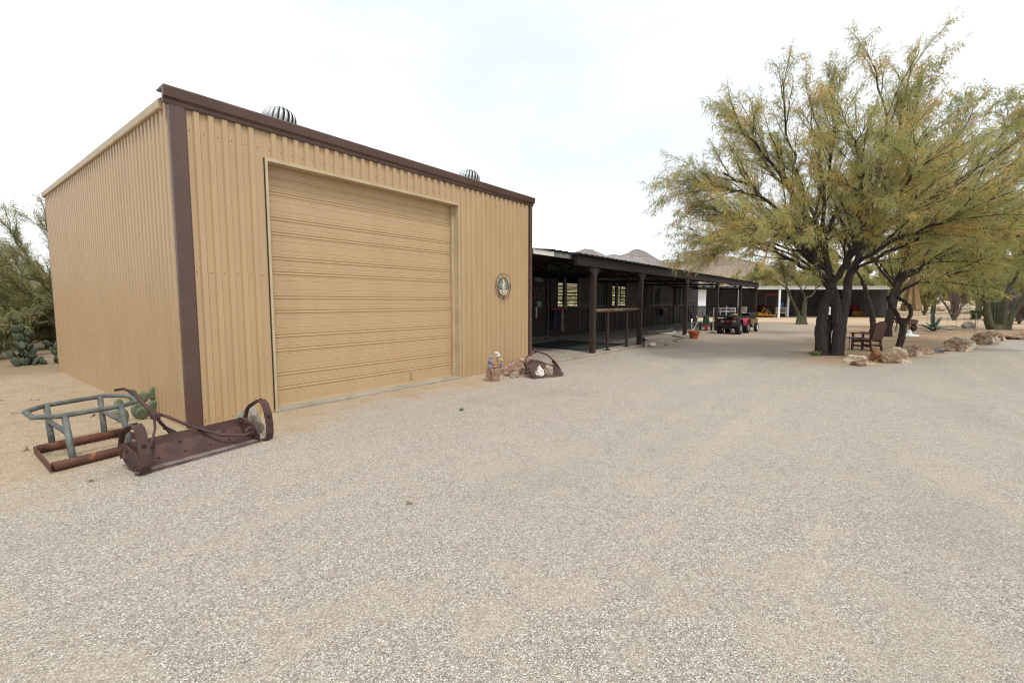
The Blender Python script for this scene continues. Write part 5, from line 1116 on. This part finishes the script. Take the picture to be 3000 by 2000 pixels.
# ------------------------------------------------------------------ quad bike, cart, tiller, utility cart
def wheel(parent, x, y, r, wd, rimm, nm='wheel', knob=True, rimr=.5):
    m2 = MB(); h = wd / 2; m2.lathe([(r * .55, -h * .8), (r * .8, -h), (r * .95, -h * .85), (r, -h * .5), (r, h * .5), (r * .95, h * .85), (r * .8, h), (r * .55, h * .8)], 24, (x, y, r), (0, 1, 0))
    if knob:
        for k in range(14):
            a = 2 * math.pi * k / 14
            for s_ in (-1, 1): c = Vector((x + r * math.cos(a + s_ * .1), y + s_ * h * .5, r + r * math.sin(a + s_ * .1))); m2.bar(c - Vector((0, h * .32, 0)), c + Vector((0, h * .32, 0)), .045, .03, (math.cos(a), 0, math.sin(a)))
    wl = m2.build(nm, M_RUBBER, parent)
    m2 = MB(); m2.lathe([(r * rimr, -h * .85), (r * rimr * .9, -h * .5), (r * .15, -h * .6), (r * .15, h * .6), (r * rimr * .9, h * .5), (r * rimr, h * .85)], 18, (x, y, r), (0, 1, 0)); m2.build('rim', rimm, wl); return wl
M_FENDER_SHADE = mat('shaded_red_fender', '#2c1a1c', '#221516', 4, .45)  # red of the front fenders with their shadow put into the colour
qd = thing('quad_bike', 'red and black quad bike parked beside the barn', 'quad bike', (25.85, 5.55, 0), R(176))
for x in (.62, -.66):
    for y in (-.44, .44): wheel(qd, x, y, .29 if x > 0 else .285, .24 if x > 0 else .27, M_GALV)
mb = MB(); mb.box(-.75, .6, -.17, .17, .3, .52); mb.bar((.62, -.36, .29), (.62, .36, .29), .06); mb.bar((-.66, -.36, .29), (-.66, .36, .29), .07); mb.box(-.35, .35, -.42, .42, .27, .32); mb.build('chassis', M_BLACK, qd, bevel=.01)
for sx, nm in ((1, 'front_fender'), (-1, 'rear_fender')):
    for sy in (-1, 1):
        m2 = MB(); cx = .62 if sx > 0 else -.66; pts = [(cx + .36 * math.cos(q) * 1.05, .33 + .43 * math.sin(q)) for q in np.linspace(.15, 2.95, 9)]
        m2.sheet(pts, (0, sy * .2, 0), (1, 0, 0), (0, 0, 1), (0, sy, 0), .36); m2.build(nm, M_RED if sx < 0 else M_FENDER_SHADE, qd, solid=.02)
mb = MB(); mb.prism([(.86, .52), (.92, .66), (.75, .80), (.3, .86), (.05, .82), (-.1, .62), (.2, .5)], (0, -.19, 0), (1, 0, 0), (0, 0, 1), (0, 1, 0), .38); mb.build('body', M_RED, qd, bevel=.04)
mb = MB(); mb.prism([(.1, .80), (0, .84), (-.5, .80), (-.85, .86), (-.9, .8), (-.8, .70), (.05, .70)], (0, -.15, 0), (1, 0, 0), (0, 0, 1), (0, 1, 0), .3); mb.build('seat', M_BLACK, qd, bevel=.04)
for nm, x0, x1, z in (('front_rack', .45, 1.0, .84), ('rear_rack', -1.05, -.5, .86)):
    m2 = MB()
    for k in range(6): xx = x0 + (x1 - x0) * k / 5; m2.tube([(xx, -.42, z), (xx, .42, z)], .012, 6)
    for yy in (-.42, .42): m2.tube([(x0, yy, z), (x1, yy, z)], .016, 6)
    for xx, yy in ((x0 + .1, -.3), (x0 + .1, .3), (x1 - .1, -.3), (x1 - .1, .3)): m2.tube([(xx, yy, z), (xx, yy * .8, z - .16)], .012, 6)
    m2.build(nm, M_BLACK, qd)
mb = MB(); mb.box(.5, .98, -.36, .36, .855, .93); mb.tube([(.72, -.5, .9), (.9, .3, .9)], .05, 8); mb.build('rack_bag', M_BLACK, qd, bevel=.03)
mb = MB(); mb.tube([(.66, .15, .97), (.7, .38, .97)], .04, 8); mb.build('yellow_strap', mat('yellow_strap', '#b9ad4a', '#9d923c', 5, .7), qd)
mb = MB(); mb.tube([(.18, -.42, 1.04), (.24, -.2, 1.06), (.28, 0, 1.02), (.24, .2, 1.06), (.18, .42, 1.04)], .016, 8); mb.tube([(.28, 0, 1.02), (.4, 0, .8)], .03, 8); mb.box(.24, .36, -.09, .09, 1.02, 1.1); mb.build('handlebar', M_BLACK, qd)
for y in (-.27, .27): mb = MB(); mb.lathe([(.085, 0), (.08, .05), (.05, .07)], 14, (.86, y, .62), (1, 0, 0)); mb.box(.7, .88, y - .1, y + .1, .55, .7); mb.build('headlight', mat('headlight_glass', '#8f9087', '#7e7f76', 5, .2), qd)
mb = MB()
for z in (.3, .38, .46, .54): mb.tube([(.98, -.2 + (.54 - z) * .2, z), (.98, .2 - (.54 - z) * .2, z)], .014, 6)
for y in (-.2, .2): mb.tube([(.98, y, .54), (.95, y * .75, .28), (.75, y * .6, .3)], .018, 6)
mb.box(.86, .9, -.3, .3, .52, .74); mb.build('bumper', M_BLACK, qd)
ct = thing('yard_cart', 'small two wheeled yard cart with a wooden tray hitched behind the quad bike', 'cart', (28.2, 5.4, 0), R(176))
mb = MB(); mb.box(-.6, .6, -.4, .4, .42, .46); mb.box(-.6, .6, -.42, -.40, .42, .68); mb.box(-.6, .6, .40, .42, .42, .68); mb.box(.6, .62, -.42, .42, .42, .68); mb.box(-.62, -.6, -.42, .42, .42, .68); mb.build('tray', M_WOODT, ct)
for y in (-.5, .5): wheel(ct, 0, y, .24, .16, M_WHITE, knob=False, rimr=.62)
mb = MB(); mb.bar((.6, 0, .4), (1.5, 0, .38), .05); mb.build('tow_bar', M_FRAME, ct)
mb = MB(); mb.bar((0, -.45, .25), (0, .45, .25), .05); mb.box(-.1, .1, -.3, .3, .25, .42); mb.build('axle', M_FRAME, ct)
uc = thing('utility_cart', 'black utility cart with beige seat parked behind the quad bike', 'cart', (35.2, 7.2, ZS), R(160)); uc.scale = (.9,) * 3
mb = MB(); mb.box(-1.1, 1.1, -.6, .6, .38, .62); mb.prism([(.5, .62), (1.1, .62), (1.15, .8), (.7, .95)], (0, -.55, 0), (1, 0, 0), (0, 0, 1), (0, 1, 0), 1.1); mb.box(-1.15, -.3, -.62, .62, .62, .86); mb.build('body', M_BLACK, uc, bevel=.03)
mb = MB(); mb.box(-.3, .2, -.36, .36, .82, .92); mb.build('seat', M_SEAT, uc, bevel=.03); mb = MB(); mb.prism([(-.36, .92), (-.2, .92), (-.34, 1.34), (-.46, 1.30)], (0, -.36, 0), (1, 0, 0), (0, 0, 1), (0, 1, 0), .72); mb.build('backrest', M_SEAT, uc, bevel=.03)
for x in (-.75, .8):
    for y in (-.55, .55): wheel(uc, x, y, .28, .22, M_FRAME)
mb = MB(); mb.tube([(.62 + .15 * math.cos(q) * .4, .2 + .17 * math.sin(q), 1.08 + .15 * math.cos(q)) for q in np.linspace(0, 6.28, 13)[:-1]], .014, 6, closed=True); mb.tube([(.62, .2, 1.08), (.85, .2, .85)], .016, 6); mb.build('steering_wheel', M_BLACK, uc)
rp = thing('white_rail_panel', 'low white rail panel standing behind the quad bike', 'panel', (32.2, 7.5, 0), YAW - math.pi / 2); mb = MB()
for z in (1.0, 1.2): mb.box(-.72, .72, -.02, .02, z - .045, z + .045)
for x in (-.69, -.25, .12, .45, .69): mb.box(x - .035, x + .035, -.045, -.021, .0, 1.36 if abs(x - .12) < .1 else 1.24)
mb.build('rails', M_WHITE, rp)
tl = thing('garden_tiller', 'green garden tiller with red guard beside the fourth barn post', 'tiller', (26.6, 7.1, ZS), R(195))
mb = MB(); mb.box(-.3, .25, -.16, .16, .3, .62); mb.lathe([(.14, 0), (.14, .12), (.06, .16)], 14, (0, 0, .62)); mb.build('engine', M_GREEN, tl, bevel=.02)
mb = MB(); mb.prism([(.1, .25), (.7, .02), (.74, .05), (.3, .3)], (0, -.06, 0), (1, 0, 0), (0, 0, 1), (0, 1, 0), .16); mb.build('guard', M_REDT, tl, bevel=.01)
wheel(tl, .1, -.28, .2, .1, M_REDT); wheel(tl, .1, .28, .2, .1, M_REDT)
mb = MB()
for y in (-.2, .2): mb.tube([(-.25, y * .5, .5), (-.8, y, .95), (-1.0, y, .98)], .016, 6)
mb.build('handle', M_FRAME, tl)

# ------------------------------------------------------------------ machine shed far behind
MX, MY = 54.1, 7.4; rz = YAW - math.pi / 2     # local +x to the right of the view, local +y away
msd = thing('machine_shed', 'long open fronted grey machine shed with a white metal roof', 'shed', (MX, MY, 0), rz)
LX0, LX1, DP = -10.5, 11.0, 8.0
mb = MB(); mb.sheet(rib_profile(LX1 - LX0, .305, .10, .06, .1), (LX0, -.3, 3.13), (1, 0, 0), (0, 0, 1), (0, 1, .01), DP + .5); mb.build('roof', M_WHITEMETAL, msd, solid=.004)
mb = MB(); mb.box(LX0, LX1, -.1, .06, 2.86, 3.11); mb.build('front_beam', M_WHITEMETAL, msd, bevel=.01)
mb = MB(); mb.sheet(rib_profile(LX1 - LX0, .22, .08, .04, .1), (LX0, DP, 0), (1, 0, 0), (0, -1, 0), (0, 0, 1), 3.15); mb.build('back_wall', M_SHEDWALL, msd, solid=.004)
for x in (LX0, LX1):
    mb = MB(); mb.sheet(rib_profile(DP, .22, .08, .04, .1), (x, 0, 0), (0, 1, 0), (1 if x < 0 else -1, 0, 0), (0, 0, 1), 3.12); mb.build('side_wall', M_SHEDWALL, msd, solid=.004)
mb = MB(); mb.sheet(rib_profile(3.2, .22, .05, .03, .1), (LX0 + .06, .5, 1.2), (1, 0, 0), (0, -1, 0), (0, 0, 1), 1.7); mb.build('front_panel', M_WHITEMETAL, msd, solid=.004)
mb = MB(); mb.sheet(rib_profile(3.2, .22, .05, .03, .1), (LX0 + .06, .5, 0), (1, 0, 0), (0, -1, 0), (0, 0, 1), 1.12); mb.box(LX0 + .06, LX0 + 3.3, .42, .5, 1.12, 1.2); mb.build('front_panel', M_SHEDWALL, msd)
mb = MB(); mb.box(LX0 + .1, LX1 - .1, DP - .15, DP - .05, 1.05, 1.15); mb.build('wall_girt', M_FRAME, msd)
for x, y in ((LX0 + .1, 0), (-4.1, 0), (0, 0), (5.2, 0), (2.2, 2.2)):
    mb = MB(); mb.box(x - .09, x + .09, y - .07, y + .07, 0, 2.86); mb.build('post', M_WHITEMETAL, msd)
for x in (-1.9, 4.4): mb = MB(); mb.box(x - .05, x + .05, 4.5, 4.6, 0, 3.1); mb.build('inner_post', M_FRAME, msd)
def mpos(lx, ly): c, s_ = math.cos(rz), math.sin(rz); return (MX + lx * c - ly * s_, MY + lx * s_ + ly * c, 0)
M_RIM = mat('dark_rim', '#4a3a30', '#3b2f28', 4, .5)
def tractor(label, loc, rot, canopy, front):
    t_ = thing('tractor', label, 'tractor', loc, rot)
    for x, r, wd in ((-.6, .62, .42), (1.1, .36, .26)):
        for y in (-.62, .62): wheel(t_, x, y, r, wd, M_RIM, rimr=.45)
    m2 = MB(); m2.prism([(.0, .6), (1.5, .6), (1.55, 1.0), (1.45, 1.15), (.1, 1.22)], (0, -.3, 0), (1, 0, 0), (0, 0, 1), (0, 1, 0), .6); m2.build('hood', M_REDT, t_, bevel=.04)
    m2 = MB(); m2.box(-.9, .3, -.25, .25, .45, .75); m2.box(.3, 1.3, -.2, .2, .4, .6); m2.build('chassis', M_BLACK, t_)
    for y in (-.62, .62): m2 = MB(); m2.sheet([(-.6 + .72 * math.cos(q), .62 + .7 * math.sin(q)) for q in np.linspace(.5, 2.8, 8)], (0, y - .2, 0), (1, 0, 0), (0, 0, 1), (0, 1, 0), .4); m2.build('fender', M_REDT, t_, solid=.03)
    m2 = MB(); m2.box(-.75, -.3, -.24, .24, .95, 1.03); m2.box(-.8, -.72, -.24, .24, 1.0, 1.4); m2.build('seat', M_BLACK, t_, bevel=.03)
    m2 = MB(); m2.tube([(-.05, .18 * math.cos(q), 1.35 + .18 * math.sin(q)) for q in np.linspace(0, 6.28, 13)[:-1]], .016, 6, closed=True); m2.tube([(-.05, 0, 1.35), (.2, 0, 1.15)], .02, 6); m2.build('steering_wheel', M_BLACK, t_)
    if canopy:
        m2 = MB(); m2.prism([(-1.15, 2.3), (.5, 2.3), (.4, 2.42), (-.3, 2.5), (-1.0, 2.42)], (0, -.62, 0), (1, 0, 0), (0, 0, 1), (0, 1, 0), 1.24); cn = m2.build('canopy', M_REDT, t_, bevel=.03)
        m2 = MB()
        for y in (-.45, .45): m2.bar((-.8, y, .9), (-.8, y, 2.36), .05)
        m2.build('canopy_frame', M_FRAME, cn)
    if front == 'mower':
        m2 = MB(); m2.box(-2.3, -.4, -2.0, -.8, .14, .3); m2.prism([(-2.3, .3), (-1.5, .3), (-2.3, .55)], (0, -2.0, 0), (1, 0, 0), (0, 0, 1), (0, 1, 0), 1.2); m2.build('mower_deck', M_YEL, t_, bevel=.02)
        m2 = MB(); m2.bar((-1.9, -1.6, .3), (-1.3, -1.2, .95), .07); m2.bar((-.7, -1.6, .3), (-1.3, -1.2, .95), .07); m2.bar((-1.3, -1.2, .95), (-1.0, -.5, .8), .07); m2.lathe([(.22, 0), (.22, .15), (.08, .25)], 12, (-1.3, -1.5, .3)); m2.build('hitch_frame', M_YEL, t_); wheel(t_, -2.4, -1.4, .2, .12, M_YEL, 'tail_wheel', False)
    else:
        m2 = MB(); m2.prism([(1.9, .1), (2.4, .05), (2.45, .12), (2.05, .25), (2.0, .62), (1.9, .62)], (0, -.75, 0), (1, 0, 0), (0, 0, 1), (0, 1, 0), 1.5); m2.build('loader_bucket', mat('dull_mustard', '#8f6c26', '#7a5b1f', 4, .6), t_)
        m2 = MB()
        for y in (-.45, .45): m2.bar((.3, y, 1.0), (1.6, y, .9), .07, .1); m2.bar((1.6, y, .9), (1.95, y, .4), .07, .1)
        m2.build('loader_arm', M_REDT, t_)
tractor('red tractor with a red canopy and a yellow mower deck in the machine shed', mpos(1.1, 3.6), rz, True, 'mower')
tractor('red tractor with a front loader at the right end of the machine shed', mpos(10.6, 5.2), rz - math.pi / 2, False, 'loader')
bp = mpos(1.55, 2.6)
cg = thing('wire_crate', 'white framed crate under the blue barrel in the machine shed', 'crate', bp, rz); mb = MB(); mb.box(-.55, .45, -.35, .35, .42, .95); mb.build('crate_panel', mat('brown_crate_sheet', '#7b6a66', '#6a5a57', 6, .8), cg)
mb = MB()
for x in (-.57, .47):
    for y in (-.37, .37): mb.box(x - .03, x + .03, y - .03, y + .03, .0, 1.0)
for z in (.42, 1.0):
    for y in (-.37, .37): mb.box(-.57, .47, y - .025, y + .025, z - .025, z + .025)
mb.build('crate_frame', M_WHITE, cg)
bl = thing('plastic_barrel', 'blue plastic barrel standing on the white framed crate', 'barrel', (bp[0] + .12 * math.cos(rz), bp[1] + .12 * math.sin(rz), 1.026), rz); mb = MB(); mb.lathe([(.27, 0), (.29, .04), (.29, .2), (.3, .22), (.29, .24), (.29, .46), (.27, .5), (.2, .51)], 20); mb.build('barrel', M_BLUE, bl)
